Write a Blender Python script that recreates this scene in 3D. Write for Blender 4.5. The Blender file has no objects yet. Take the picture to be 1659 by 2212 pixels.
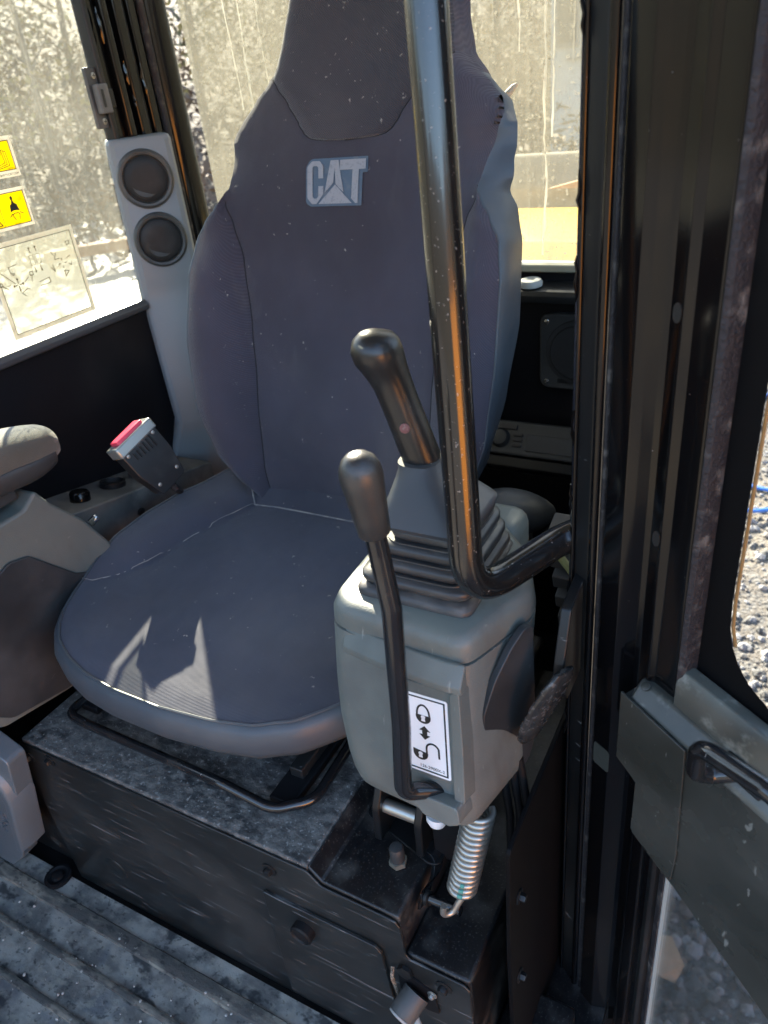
import bpy, bmesh, math, random
from mathutils import Vector, Matrix, noise
random.seed(7)
rad, sin, cos, PI = math.radians, math.sin, math.cos, math.pi
S = bpy.context.scene
C = S.collection

# ------------------------------------------------------------------ camera
# metres; floor of the cab is z = 0, +Y is towards the rear of the machine, +X is the door side
YAW, PITCH, ROLL = 0.5517071, 0.5286298, -0.1199666
fw = Vector((-sin(YAW)*cos(PITCH), cos(YAW)*cos(PITCH), -sin(PITCH)))
r0 = Vector((cos(YAW), sin(YAW), 0)); u0 = r0.cross(fw)
cr = cos(ROLL)*r0 + sin(ROLL)*u0; cu = -sin(ROLL)*r0 + cos(ROLL)*u0
cam = bpy.data.cameras.new('camera')
cam.sensor_fit = 'VERTICAL'; cam.sensor_height = 36; cam.lens = 36*1630/2212
cam.clip_start = 0.02; cam.clip_end = 500
co = bpy.data.objects.new('camera', cam); C.objects.link(co)
co.matrix_world = Matrix(((cr.x, cu.x, -fw.x, 0), (cr.y, cu.y, -fw.y, 0), (cr.z, cu.z, -fw.z, 1.1), (0, 0, 0, 1)))
cam.dof.use_dof = True; cam.dof.focus_distance = .86; cam.dof.aperture_fstop = 8.0
S.camera = co

# ------------------------------------------------------------------ light
SUN = Vector((-0.612, 0.630, 0.478)).normalized()          # towards the sun: behind the seat, operator's right
w = bpy.data.worlds.new('World'); S.world = w; w.use_nodes = True
nt = w.node_tree
sky = nt.nodes.new('ShaderNodeTexSky'); sky.sky_type = 'NISHITA'; sky.sun_disc = False
sky.sun_elevation = math.asin(SUN.z); sky.sun_rotation = math.atan2(SUN.x, SUN.y)
bg = nt.nodes['Background']; bg.inputs[1].default_value = 0.09
nt.links.new(sky.outputs[0], bg.inputs[0])
sl = bpy.data.lights.new('sun', 'SUN'); sl.energy = 5.0; sl.angle = rad(0.5); sl.color = (1, .91, .74)
so = bpy.data.objects.new('sun', sl); C.objects.link(so)
so.rotation_euler = SUN.to_track_quat('Z', 'Y').to_euler()
S.view_settings.view_transform = 'Standard'; S.view_settings.look = 'None'
S.view_settings.exposure = 3.25; S.view_settings.gamma = 1
try: S.cycles.transparent_max_bounces = 24; S.cycles.max_bounces = 10
except Exception: pass

# ------------------------------------------------------------------ materials
def ramp(nt, src, lo, hi):
    m = nt.nodes.new('ShaderNodeMapRange'); m.interpolation_type = 'SMOOTHSTEP'
    m.inputs[1].default_value = lo; m.inputs[2].default_value = hi
    nt.links.new(src, m.inputs[0]); return m.outputs[0]
def coords(nt, sc):
    t = nt.nodes.new('ShaderNodeTexCoord'); mp = nt.nodes.new('ShaderNodeMapping')
    mp.inputs['Scale'].default_value = sc if hasattr(sc, '__len__') else (sc,)*3
    nt.links.new(t.outputs['Object'], mp.inputs[0]); return mp
def nz(nt, sc, detail=4, rough=.55, rot=None, off=None):
    mp = coords(nt, sc)
    if rot: mp.inputs['Rotation'].default_value = rot
    if off: mp.inputs['Location'].default_value = off
    n = nt.nodes.new('ShaderNodeTexNoise'); n.inputs['Scale'].default_value = 1
    n.inputs['Detail'].default_value = detail; n.inputs['Roughness'].default_value = rough
    nt.links.new(mp.outputs[0], n.inputs['Vector']); return n.outputs[0]
def mixc(nt, fac, a, b):
    m = nt.nodes.new('ShaderNodeMix'); m.data_type = 'RGBA'
    for i, v in ((0, fac), (6, a), (7, b)):
        if isinstance(v, (tuple, list)): m.inputs[i].default_value = (*v, 1)
        elif isinstance(v, (int, float)): m.inputs[i].default_value = v
        else: nt.links.new(v, m.inputs[i])
    return m.outputs[2]
def mul(nt, a, k):
    m = nt.nodes.new('ShaderNodeMath'); m.operation = 'MULTIPLY'
    nt.links.new(a, m.inputs[0])
    if isinstance(k, (int, float)): m.inputs[1].default_value = k
    else: nt.links.new(k, m.inputs[1])
    return m.outputs[0]
def M(name, col, rough=.5, layers=(), bump=None, weave=None, metal=0, spec=.5, coat=0, sheen=0, rvar=0):
    """layers: (colour, scale, lo, hi, amount[, rot]) patches of dust, wear or grit laid over the base colour"""
    m = bpy.data.materials.new(name); m.use_nodes = True; nt = m.node_tree
    b = nt.nodes['Principled BSDF']
    b.inputs['Metallic'].default_value = metal; b.inputs['Specular IOR Level'].default_value = spec
    b.inputs['Coat Weight'].default_value = coat; b.inputs['Coat Roughness'].default_value = .08
    b.inputs['Sheen Weight'].default_value = sheen; b.inputs['Sheen Roughness'].default_value = .5
    c = col; rsock = None
    for i, L in enumerate(layers):
        lc, sc, lo, hi, am = L[:5]
        f = mul(nt, ramp(nt, nz(nt, sc, rot=L[5] if len(L) > 5 else None, off=(i*3.7, i*1.3, i*2.1)), lo, hi), am)
        c = mixc(nt, f, c, lc)
        if rsock is None: rsock = f
        else:
            mx = nt.nodes.new('ShaderNodeMath'); mx.operation = 'MAXIMUM'
            nt.links.new(rsock, mx.inputs[0]); nt.links.new(f, mx.inputs[1]); rsock = mx.outputs[0]
    if isinstance(c, tuple): b.inputs['Base Color'].default_value = (*c, 1)
    else: nt.links.new(c, b.inputs['Base Color'])
    b.inputs['Roughness'].default_value = rough
    if rsock is not None:
        mr = nt.nodes.new('ShaderNodeMapRange'); mr.inputs[3].default_value = rough; mr.inputs[4].default_value = min(1, rough+.5)
        nt.links.new(rsock, mr.inputs[0]); ro = mr.outputs[0]
        if rvar:
            r2 = mul(nt, nz(nt, 9, 5), rvar*2)
            ad = nt.nodes.new('ShaderNodeMath'); ad.operation = 'ADD'; ad.use_clamp = True
            nt.links.new(ro, ad.inputs[0]); nt.links.new(r2, ad.inputs[1]); ro = ad.outputs[0]
        nt.links.new(ro, b.inputs['Roughness'])
    nrm = None
    if weave:
        sc, rot, st = weave
        t = nt.nodes.new('ShaderNodeTexCoord'); mp = nt.nodes.new('ShaderNodeMapping')
        mp.inputs['Rotation'].default_value = rot; nt.links.new(t.outputs['Object'], mp.inputs[0])
        wv = nt.nodes.new('ShaderNodeTexWave'); wv.inputs['Scale'].default_value = sc
        wv.inputs['Distortion'].default_value = .6; wv.inputs['Detail'].default_value = 1; wv.inputs['Detail Scale'].default_value = 2
        nt.links.new(mp.outputs[0], wv.inputs[0])
        bp = nt.nodes.new('ShaderNodeBump'); bp.inputs['Strength'].default_value = st; bp.inputs['Distance'].default_value = .0006
        nt.links.new(wv.outputs['Fac'], bp.inputs['Height']); nrm = bp.outputs[0]
        c0 = mixc(nt, mul(nt, wv.outputs['Fac'], .25), c, (.012, .012, .016))
        nt.links.new(c0, b.inputs['Base Color'])
    if bump:
        for sc, st, di in (bump if isinstance(bump[0], tuple) else (bump,)):
            bp = nt.nodes.new('ShaderNodeBump'); bp.inputs['Strength'].default_value = st; bp.inputs['Distance'].default_value = di
            nt.links.new(nz(nt, sc, 3), bp.inputs['Height'])
            if nrm is not None: nt.links.new(nrm, bp.inputs['Normal'])
            nrm = bp.outputs[0]
    if nrm is not None: nt.links.new(nrm, b.inputs['Normal'])
    return m
DUST = (.32, .29, .25)
SPECK = lambda am=.8, sc=170, lo=.70: ((.36, .33, .28), sc*1.7, lo, lo+.05, am*.8)
fabric = M('seat_fabric', (.066, .060, .080), .9, ((DUST, 3.2, .40, .8, .14), ((.02, .02, .026), 2.2, .45, .75, .5), ((.22, .20, .18), (9, 9, 2), .58, .75, .25), SPECK(1.0, 62, .695), SPECK(1.0, 26, .725)), weave=(230, (0, rad(35), rad(20)), .6), bump=((6, .45, .02), (24, .16, .006)), sheen=.15, spec=.2)
fabric_cush = M('cushion_fabric', (.064, .066, .088), .9, ((DUST, 4, .42, .85, .15), ((.02, .02, .028), 3, .45, .75, .5), SPECK(1.0, 55, .69), SPECK(1.0, 24, .72)), weave=(170, (0, 0, rad(62)), .5), bump=((7, .40, .02), (25, .15, .006)), sheen=.15, spec=.2)
fabric_head = M('headrest_fabric', (.050, .046, .055), .92, ((DUST, 5, .5, .85, .12), SPECK(1.0, 70, .675), SPECK(1.0, 32, .71)), weave=(150, (0, rad(50), rad(15)), .9), sheen=.3, spec=.2)
vinyl = M('seat_vinyl', (.050, .060, .072), .36, ((DUST, 5, .45, .85, .22), ((.5, .48, .44), (60, 60, 25), .72, .78, .35)), bump=((420, .25, .0006), (9, .2, .008)), rvar=.08)
padcloth = M('pad_fabric', (.075, .068, .054), .95, ((DUST, 6, .4, .8, .35), SPECK(.5)), bump=(600, .8, .001), sheen=.4, spec=.2)
plastic = M('grey_plastic', (.118, .131, .119), .38, ((DUST, 5, .5, .85, .35), ((.06, .062, .058), 7, .48, .75, .6), ((.075, .06, .045), (16, 16, 5), .55, .75, .45), ((.42, .42, .38), (120, 30, 22), .66, .74, .35, (0, .3, .4)), ((.42, .42, .38), (30, 30, 150), .69, .76, .35)), bump=(520, .35, .0008), rvar=.06)
plastic_b = M('duct_plastic', (.175, .193, .208), .5, ((DUST, 4, .5, .85, .25),), bump=(600, .2, .0006))
plastic_dk = M('dark_plastic', (.034, .036, .037), .42, ((DUST, 6, .45, .85, .28), ((.3, .3, .3), (50, 50, 20), .70, .77, .3)), bump=(500, .3, .0006), rvar=.05)
insert_m = M('console_insert', (.018, .020, .022), .45, (((.22, .225, .225), 6, .42, .85, .28), ((.35, .34, .32), (25, 25, 60), .68, .76, .3)), bump=(450, .3, .0008))
gloss = M('gloss_black_paint', (.003, .003, .0035), .07, ((DUST, 3, .5, .95, .04), ((.36, .33, .32), 420, .735, .765, .5)), coat=.1, rvar=.05, spec=.32)
satin = M('satin_black_paint', (.010, .0105, .011), .28, ((DUST, 4, .45, .9, .10), ((.4, .39, .38), (26, 26, 170), .70, .74, .35), SPECK(.5, 190, .735)), rvar=.07, bump=(12, .06, .004), spec=.3)
doorpaint = M('door_black_paint', (.022, .023, .019), .17, (((.40, .39, .34), 3, .35, .85, .12), ((.34, .33, .29), (5, 12, 12), .35, .95, .14), ((.5, .5, .45), (120, 20, 26), .66, .72, .30, (.3, .5, .2)), ((.5, .5, .45), (20, 110, 30), .69, .73, .3, (.1, .9, .7)), SPECK(.6, 160, .74)), rvar=.08, bump=(7, .08, .004))
dullblack = M('dull_black', (.008, .008, .009), .5, ((DUST, 5, .5, .9, .08), SPECK(.4, 190, .74)), spec=.22)
wallblack = M('wall_black', (.006, .006, .008), .45, ((DUST, 4, .5, .9, .06), SPECK(.4, 160, .75)), spec=.25)
railpaint = M('rail_paint', (.009, .009, .009), .17, (((.36, .33, .29), 330, .665, .70, .6), (DUST, 14, .55, .9, .12)), coat=.5, bump=(160, .08, .0006))
leverblk = M('lever_paint', (.012, .012, .013), .15, ((DUST, 20, .55, .9, .12), ((.5, .48, .45), (150, 150, 40), .71, .74, .5)), coat=.4)
knobm = M('knob_plastic', (.030, .029, .027), .32, ((DUST, 18, .45, .9, .10),), bump=(700, .35, .0008))
gripm = M('grip_plastic', (.018, .017, .016), .30, ((DUST, 22, .5, .9, .16), ((.4, .38, .34), (160, 160, 60), .71, .75, .4)), bump=(500, .2, .0006))
bootm = M('boot_rubber', (.028, .029, .031), .42, (((.36, .33, .28), (14, 14, 60), .48, .85, .38), ((.4, .38, .33), (30, 30, 190), .66, .76, .4)), bump=(300, .3, .0008))
steel = M('zinc_steel', (.42, .40, .35), .30, (((.25, .20, .14), 40, .5, .8, .35), ((.62, .6, .55), 90, .6, .8, .4)), metal=.75, bump=(300, .2, .0006))
castm = M('cast_grey', (.135, .158, .175), .42, (((.30, .30, .29), 9, .5, .85, .3), ((.08, .085, .09), 7, .55, .8, .4)), bump=((500, .35, .001), (30, .1, .002)), metal=.25)
rust = M('rusty_bolt', (.20, .10, .06), .7, (((.45, .36, .28), 120, .5, .7, .6),))
deck = M('dirty_deck', (.022, .023, .024), .5, (((.31, .285, .25), (60, 85, 60), .38, .76, .62), ((.17, .158, .142), (13, 19, 13), .34, .66, .55), ((.42, .40, .37), (210, 210, 210), .58, .72, .6), ((.016, .016, .016), 26, .60, .70, .6)), bump=((120, .7, .003), (300, .5, .001)), rvar=.05)
deck2 = M('dusty_black_deck', (.008, .008, .009), .28, ((DUST, 16, .46, .85, .38), ((.40, .37, .33), (330, 330, 330), .56, .74, .18)), bump=(120, .25, .001), rvar=.06)
panelm = M('front_panel_paint', (.010, .011, .011), .27, (((.30, .29, .26), 3.5, .45, .9, .07), ((.34, .35, .35), (9, 60, 150), .60, .74, .35, (0, rad(-14), 0)), ((.45, .46, .46), (16, 60, 260), .67, .73, .5, (0, rad(-22), 0)), ((.09, .09, .085), (6, 20, 6), .45, .75, .3)), rvar=.07, bump=(10, .08, .004))
matrub = M('floor_mat_rubber', (.24, .232, .215), .45, (((.56, .53, .47), (20, 28, 20), .38, .62, .9), ((.20, .225, .26), (26, 20, 18), .56, .68, .4), ((.50, .46, .38), (70, 90, 70), .52, .70, .7), ((.045, .05, .055), (17, 25, 21), .57, .66, .85), ((.05, .055, .058), (120, 150, 120), .56, .68, .6), SPECK(.9, 60, .69)), bump=((60, .5, .003), (260, .4, .001)))
ribrub = M('floor_rib_rubber', (.075, .070, .062), .65, (((.28, .245, .19), (18, 60, 60), .42, .68, .8), ((.03, .03, .03), (60, 120, 60), .52, .66, .7), SPECK(.8, 60, .66)), bump=((200, .6, .0015),))
white_l = M('label_white', (.80, .80, .80), .4)
black_l = M('label_black', (.012, .012, .012), .45)
yellow_l = M('decal_yellow', (.86, .74, .01), .45)
film = M('decal_border_white', (.80, .78, .70), .5)
purple_l = M('decal_purple', (.05, .02, .12), .5)
logo_bl = M('logo_slate', (.070, .105, .15), .8, ((DUST, 60, .5, .8, .2),), bump=(500, .5, .0006))
logo_wh = M('logo_grey', (.25, .26, .285), .8, (((.12, .13, .16), 260, .5, .7, .4),), bump=(500, .5, .0006))
seamm = M('seam_thread', (.15, .145, .15), .9, ((DUST, 60, .35, .65, .8),))
seamdk = M('seam_dark', (.012, .012, .016), .9)
redm = M('red_button', (.62, .05, .10), .3)
pinkm = M('grip_button_red', (.20, .075, .07), .6, ((DUST, 300, .5, .7, .5),))
chrome = M('chrome', (.75, .76, .78), .12, metal=1)
greym = M('mid_grey', (.34, .35, .33), .5)
yellowp = M('yellow_paint', (.72, .42, .03), .35, ((DUST, 2, .5, .9, .25),), coat=.2)
tanp = M('orange_edge', (.36, .17, .05), .45)
wirem = M('wire_sheath', (.28, .26, .10), .5)
ropem = M('blue_rope', (.03, .16, .55), .7, bump=(300, .6, .002))
stonem = M('stone', (.095, .087, .082), .85, (((.15, .145, .14), 5, .45, .7, .8), ((.12, .09, .07), 4, .5, .75, .6), ((.20, .195, .20), 3, .6, .75, .6)), bump=(40, .5, .01))
tanstone = M('tan_stone', (.30, .19, .11), .85, (((.36, .28, .2), 14, .45, .7, .7),), bump=(40, .5, .01))
dirtm = M('ground_gravel', (.070, .061, .054), .95, (((.12, .115, .11), 26, .46, .60, .8), ((.07, .06, .05), 34, .50, .62, .7), ((.16, .157, .16), 75, .58, .68, .7), ((.20, .16, .11), .5, .45, .65, .5)), bump=((60, .9, .02), (14, .6, .04)))
bark = M('bark', (.075, .06, .05), .9, (((.15, .13, .11), 9, .45, .7, .6),), bump=(40, .7, .01))
leafy = M('leaf_yellow', (.20, .15, .045), .8)
leafb = M('leaf_brown', (.10, .065, .038), .8)
leafg = M('leaf_olive', (.06, .065, .03), .8)
wood = M('plank_wood', (.34, .17, .07), .7, (((.2, .1, .05), (3, 40, 40), .45, .7, .6),))
sheet = M('white_sheet', (.36, .34, .28), .6, (((.5, .46, .38), 3, .5, .8, .5),), bump=(2, .5, .1))
wallw = M('pale_wall', (.62, .62, .58), .7, (((.45, .44, .40), (2, 2, .6), .5, .8, .4),))
rubber = M('seal_rubber', (.014, .012, .014), .7, ((DUST, 60, .5, .8, .4),), bump=(260, .8, .003))
teal = M('teal_paint', (.08, .30, .25), .5)
tanhead = M('headliner', (.30, .30, .29), .9)

def glass_mat(name, tint=(.80, .81, .78), dirt=.0, spots=.0, streak=.0, base=.03, dcol=(.78, .75, .64), trans=.65):
    m = bpy.data.materials.new(name); m.use_nodes = True; nt = m.node_tree
    nt.nodes.remove(nt.nodes['Principled BSDF']); out = nt.nodes['Material Output']
    tr = nt.nodes.new('ShaderNodeBsdfTransparent'); tr.inputs[0].default_value = (*tint, 1)
    gl = nt.nodes.new('ShaderNodeBsdfGlossy'); gl.inputs['Roughness'].default_value = .02
    lw = nt.nodes.new('ShaderNodeLayerWeight'); lw.inputs[0].default_value = .12
    cl = nt.nodes.new('ShaderNodeMixShader'); nt.links.new(mul(nt, lw.outputs['Fresnel'], .6), cl.inputs[0])
    nt.links.new(tr.outputs[0], cl.inputs[1]); nt.links.new(gl.outputs[0], cl.inputs[2])
    df = nt.nodes.new('ShaderNodeBsdfDiffuse'); df.inputs[0].default_value = (*dcol, 1)
    tl = nt.nodes.new('ShaderNodeBsdfTranslucent'); tl.inputs[0].default_value = (*dcol, 1)
    dm = nt.nodes.new('ShaderNodeMixShader'); dm.inputs[0].default_value = trans
    nt.links.new(df.outputs[0], dm.inputs[1]); nt.links.new(tl.outputs[0], dm.inputs[2])
    parts = []
    if dirt: parts.append(mul(nt, ramp(nt, nz(nt, 5.5, 6, .65), .35, .75), dirt))
    if streak:
        parts.append(mul(nt, ramp(nt, nz(nt, (55, 55, 1.6), 4, .6), .50, .74), streak))
        parts.append(mul(nt, ramp(nt, nz(nt, (140, 140, 4), 3, .6, rot=(.1, .08, 0)), .62, .74), streak))
    if spots:
        parts.append(mul(nt, ramp(nt, nz(nt, 130, 3, .6), .60, .70), spots))
        parts.append(mul(nt, ramp(nt, nz(nt, 420, 2, .6), .62, .74), spots*.7))
    s = None
    for p_ in parts:
        if s is None: s = p_
        else:
            ad = nt.nodes.new('ShaderNodeMath'); ad.operation = 'ADD'; nt.links.new(s, ad.inputs[0]); nt.links.new(p_, ad.inputs[1]); s = ad.outputs[0]
    fi = nt.nodes.new('ShaderNodeMixShader')
    if s is not None:
        ad = nt.nodes.new('ShaderNodeMath'); ad.operation = 'ADD'; ad.use_clamp = True; ad.inputs[1].default_value = base
        nt.links.new(s, ad.inputs[0])
        mn = nt.nodes.new('ShaderNodeMath'); mn.operation = 'MINIMUM'; mn.inputs[1].default_value = .9
        nt.links.new(ad.outputs[0], mn.inputs[0]); nt.links.new(mn.outputs[0], fi.inputs[0])
    else: fi.inputs[0].default_value = base
    nt.links.new(cl.outputs[0], fi.inputs[1]); nt.links.new(dm.outputs[0], fi.inputs[2])
    nt.links.new(fi.outputs[0], out.inputs[0]); return m
glass_side = glass_mat('dirty_side_glass', tint=(.88, .89, .86), dirt=.11, spots=.24, streak=.15, base=.09, dcol=(.24, .235, .20))
glass_rear = glass_mat('dirty_rear_glass', dirt=.24, spots=.55, streak=.24, base=.22, dcol=(.17, .166, .142))
glass_door = glass_mat('door_glass', tint=(.9, .91, .9), base=.02, spots=.05)
glass_low = glass_mat('dusty_low_glass', tint=(.94, .95, .94), dirt=.04, spots=.08, base=.03, dcol=(.30, .31, .28), trans=.5)
film_clear = glass_mat('clear_film', base=.11, dcol=(.8, .77, .66))

def film_mat(name, col):
    m = bpy.data.materials.new(name); m.use_nodes = True; nt = m.node_tree
    nt.nodes.remove(nt.nodes['Principled BSDF'])
    d = nt.nodes.new('ShaderNodeBsdfDiffuse'); t = nt.nodes.new('ShaderNodeBsdfTranslucent'); x = nt.nodes.new('ShaderNodeMixShader'); x.inputs[0].default_value = .45
    c = mixc(nt, ramp(nt, nz(nt, 60, 4), .5, .75), col, tuple(v*.8 for v in col))
    for q in (d, t): nt.links.new(c, q.inputs[0])
    nt.links.new(d.outputs[0], x.inputs[1]); nt.links.new(t.outputs[0], x.inputs[2]); nt.links.new(x.outputs[0], nt.nodes['Material Output'].inputs[0]); return m
film = film_mat('decal_border_white', (.72, .70, .62)); yellow_l = film_mat('decal_yellow', (.90, .76, .01))
# ------------------------------------------------------------------ geometry helpers
ORG = {}
def finish(me, smooth=True, ang=38):
    if smooth:
        me.shade_smooth()
        try: me.set_sharp_from_angle(angle=rad(ang))
        except Exception: pass
def obj(name, bm, m, parent=None, bevel=0, ang=38, sub=0, label=None):
    bmesh.ops.recalc_face_normals(bm, faces=bm.faces)
    o0 = ORG.get(parent.name, Vector((0, 0, 0))) if parent else Vector((0, 0, 0))
    if o0.length: bmesh.ops.translate(bm, verts=bm.verts, vec=-o0)
    me = bpy.data.meshes.new(name); bm.to_mesh(me); bm.free(); me.materials.append(m); finish(me, True, ang)
    o = bpy.data.objects.new(name, me); C.objects.link(o)
    if parent: o.parent = parent
    ORG[o.name] = o0
    if bevel:
        b = o.modifiers.new('bevel', 'BEVEL'); b.width = bevel; b.segments = 3; b.limit_method = 'ANGLE'; b.angle_limit = rad(32)
        b.harden_normals = False
    if label: o['label'] = label
    return o
def thing(name, label, cat, loc=(0, 0, 0), group=None):
    o = bpy.data.objects.new(name, None); C.objects.link(o); o.location = loc; o.empty_display_size = .05
    ORG[o.name] = Vector(loc); o['label'] = label; o['category'] = cat
    if group: o['group'] = group
    return o
def tag(o, label, cat, group=None, kind=None):
    o['label'] = label; o['category'] = cat
    if group: o['group'] = group
    if kind: o['kind'] = kind
    return o
B = bmesh.new
def box(bm, x0, x1, y0, y1, z0, z1):
    v = [bm.verts.new((x, y, z)) for x in (x0, x1) for y in (y0, y1) for z in (z0, z1)]
    for f in ((0, 1, 3, 2), (4, 6, 7, 5), (0, 4, 5, 1), (2, 3, 7, 6), (0, 2, 6, 4), (1, 5, 7, 3)): bm.faces.new([v[i] for i in f])
    return bm
def obox(bm, c, ax, h):
    c = Vector(c); ax = [Vector(a).normalized() for a in ax]
    v = [bm.verts.new(c + ax[0]*h[0]*i + ax[1]*h[1]*j + ax[2]*h[2]*k) for i in (-1, 1) for j in (-1, 1) for k in (-1, 1)]
    for f in ((0, 1, 3, 2), (4, 6, 7, 5), (0, 4, 5, 1), (2, 3, 7, 6), (0, 2, 6, 4), (1, 5, 7, 3)): bm.faces.new([v[i] for i in f])
    return bm
def loft(bm, secs, cap=True, closed=True):
    rows = [[bm.verts.new(p) for p in s] for s in secs]
    n = len(rows[0])
    for a, b in zip(rows, rows[1:]):
        for i in range(n if closed else n-1):
            j = (i+1) % n; bm.faces.new((a[i], a[j], b[j], b[i]))
    if cap:
        bm.faces.new(rows[0]); bm.faces.new(rows[-1])
    return rows
def prism(bm, poly, fr, d0, d1):
    """poly in (a, b) on frame fr = (O, U, V, N); extruded from N*d0 to N*d1"""
    O, U, V, N = fr
    P = lambda d: [O + U*a + V*b + N*d for a, b in poly]
    loft(bm, [P(d0), P(d1)])
    return bm
def frame(O, U, V):
    U = Vector(U).normalized(); V = Vector(V).normalized()
    return (Vector(O), U, V, U.cross(V).normalized())
def rpoly(pts, r, n=5):
    out = []; k = len(pts)
    for i in range(k):
        p = Vector(pts[i]).to_2d(); a = Vector(pts[i-1]).to_2d(); b = Vector(pts[(i+1) % k]).to_2d()
        ri = r[i] if hasattr(r, '__len__') else r
        da = (a-p).normalized(); db = (b-p).normalized(); th = da.angle(db)
        if ri <= 0 or th > 3.1: out.append((p.x, p.y)); continue
        L = min(ri/math.tan(th/2), (a-p).length*.48, (b-p).length*.48)
        for t in range(n+1):
            s = t/n; q = (p+da*L)*(1-s)**2 + p*2*s*(1-s) + (p+db*L)*s**2
            out.append((q.x, q.y))
    return out
def rrect(a0, a1, b0, b1, r, n=5): return rpoly([(a0, b0), (a1, b0), (a1, b1), (a0, b1)], r, n)
def path(pts, r, n=8):
    pts = [Vector(p) for p in pts]; out = [pts[0]]
    for i in range(1, len(pts)-1):
        p, a, b = pts[i], pts[i-1], pts[i+1]; ri = r[i-1] if hasattr(r, '__len__') else r
        da = (a-p).normalized(); db = (b-p).normalized(); th = da.angle(db)
        L = min(ri/max(.05, math.tan(th/2)), (a-p).length*.49, (b-p).length*.49)
        for t in range(n+1):
            s = t/n; out.append((p+da*L)*(1-s)**2 + p*2*s*(1-s) + (p+db*L)*s**2)
    out.append(pts[-1]); return out
def tube(bm, pts, r, seg=12, cap=True):
    pts = [Vector(p) for p in pts]; n = len(pts); secs = []; up = None
    for i, p in enumerate(pts):
        t = (pts[min(i+1, n-1)] - pts[max(i-1, 0)]).normalized()
        if up is None: up = t.orthogonal().normalized()
        up = (up - t*up.dot(t)).normalized(); s = t.cross(up)
        ri = r[i] if hasattr(r, '__len__') else r
        secs.append([p + (up*cos(2*PI*k/seg) + s*sin(2*PI*k/seg))*ri for k in range(seg)])
    loft(bm, secs, cap); return bm
def lathe(bm, o, d, prof, seg=24, cap=True):
    o = Vector(o); d = Vector(d).normalized(); a = d.orthogonal().normalized(); b = d.cross(a)
    loft(bm, [[o + d*h + (a*cos(2*PI*k/seg) + b*sin(2*PI*k/seg))*r for k in range(seg)] for h, r in prof], cap); return bm
def interp(tab, x):
    if x <= tab[0][0]: return tab[0][1]
    for (x0, y0), (x1, y1) in zip(tab, tab[1:]):
        if x <= x1:
            t = (x-x0)/(x1-x0); t = t*t*(3-2*t)*.5 + t*.5; return y0+(y1-y0)*t
    return tab[-1][1]
def resample(poly, n):
    P = [Vector(p) for p in poly]; P.append(P[0]); L = [0]
    for a, b in zip(P, P[1:]): L.append(L[-1]+(b-a).length)
    out = []; j = 0
    for i in range(n):
        s = L[-1]*i/n
        while L[j+1] < s: j += 1
        t = (s-L[j])/max(1e-9, L[j+1]-L[j]); q = P[j].lerp(P[j+1], t); out.append((q.x, q.y))
    return out
def bolt(name, c, d, r, h, m, parent, label=None):
    bm = B(); lathe(bm, c, d, [(0, r*1.7), (h*.25, r*1.7), (h*.3, r*1.6)], 16)
    lathe(bm, Vector(c)+Vector(d).normalized()*h*.3, d, [(0, r), (h*.7, r), (h, r*.8)], 6)
    return obj(name, bm, m, parent)

def strokes(bm, fr, segs, wd, d0, d1):
    O, U, V, N = fr
    for s in segs:
        for (a, b) in zip(s, s[1:]):
            a, b = Vector(a), Vector(b); t = (b-a); L = t.length
            if L < 1e-6: continue
            t /= L; q = Vector((-t.y, t.x))*wd/2; t = t*wd*.35
            prism(bm, [tuple(a-t+q), tuple(a-t-q), tuple(b+t-q), tuple(b+t+q)], fr, d0, d1)
    return bm
def text_on(name, txt, size, fr, m, parent, at=(0, 0), rot=0, d=.0004):
    cu_ = bpy.data.curves.new(name, 'FONT'); cu_.body = txt; cu_.size = size; cu_.extrude = .0001
    t = bpy.data.objects.new('tmp', cu_); C.objects.link(t)
    dg = bpy.context.evaluated_depsgraph_get(); me = bpy.data.meshes.new_from_object(t.evaluated_get(dg))
    bpy.data.objects.remove(t); bpy.data.curves.remove(cu_)
    O, U, V, N = fr; o0 = ORG.get(parent.name, Vector())
    for v in me.vertices:
        x = v.co.x*cos(rot)-v.co.y*sin(rot)+at[0]; y = v.co.x*sin(rot)+v.co.y*cos(rot)+at[1]
        v.co = O + U*x + V*y + N*(v.co.z+d) - o0
    me.materials.clear(); me.materials.append(m)
    o = bpy.data.objects.new(name, me); C.objects.link(o); o.parent = parent; ORG[o.name] = o0
    return o
X, Y, Z = Vector((1, 0, 0)), Vector((0, 1, 0)), Vector((0, 0, 1))

# ================================================================== ground and surroundings
bm = B()
n = 60
for i in range(n+1):
    for j in range(n+1):
        x = -120+240*i/n; y = -60+240*j/n
        bm.verts.new((x, y, -1.0))
bm.verts.ensure_lookup_table()
for i in range(n):
    for j in range(n):
        a = i*(n+1)+j; bm.faces.new([bm.verts[k] for k in (a, a+n+1, a+n+2, a+1)])
o = obj('ground', bm, dirtm); o['kind'] = 'structure'; o['label'] = 'gravelly dirt yard around the machine'

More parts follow.
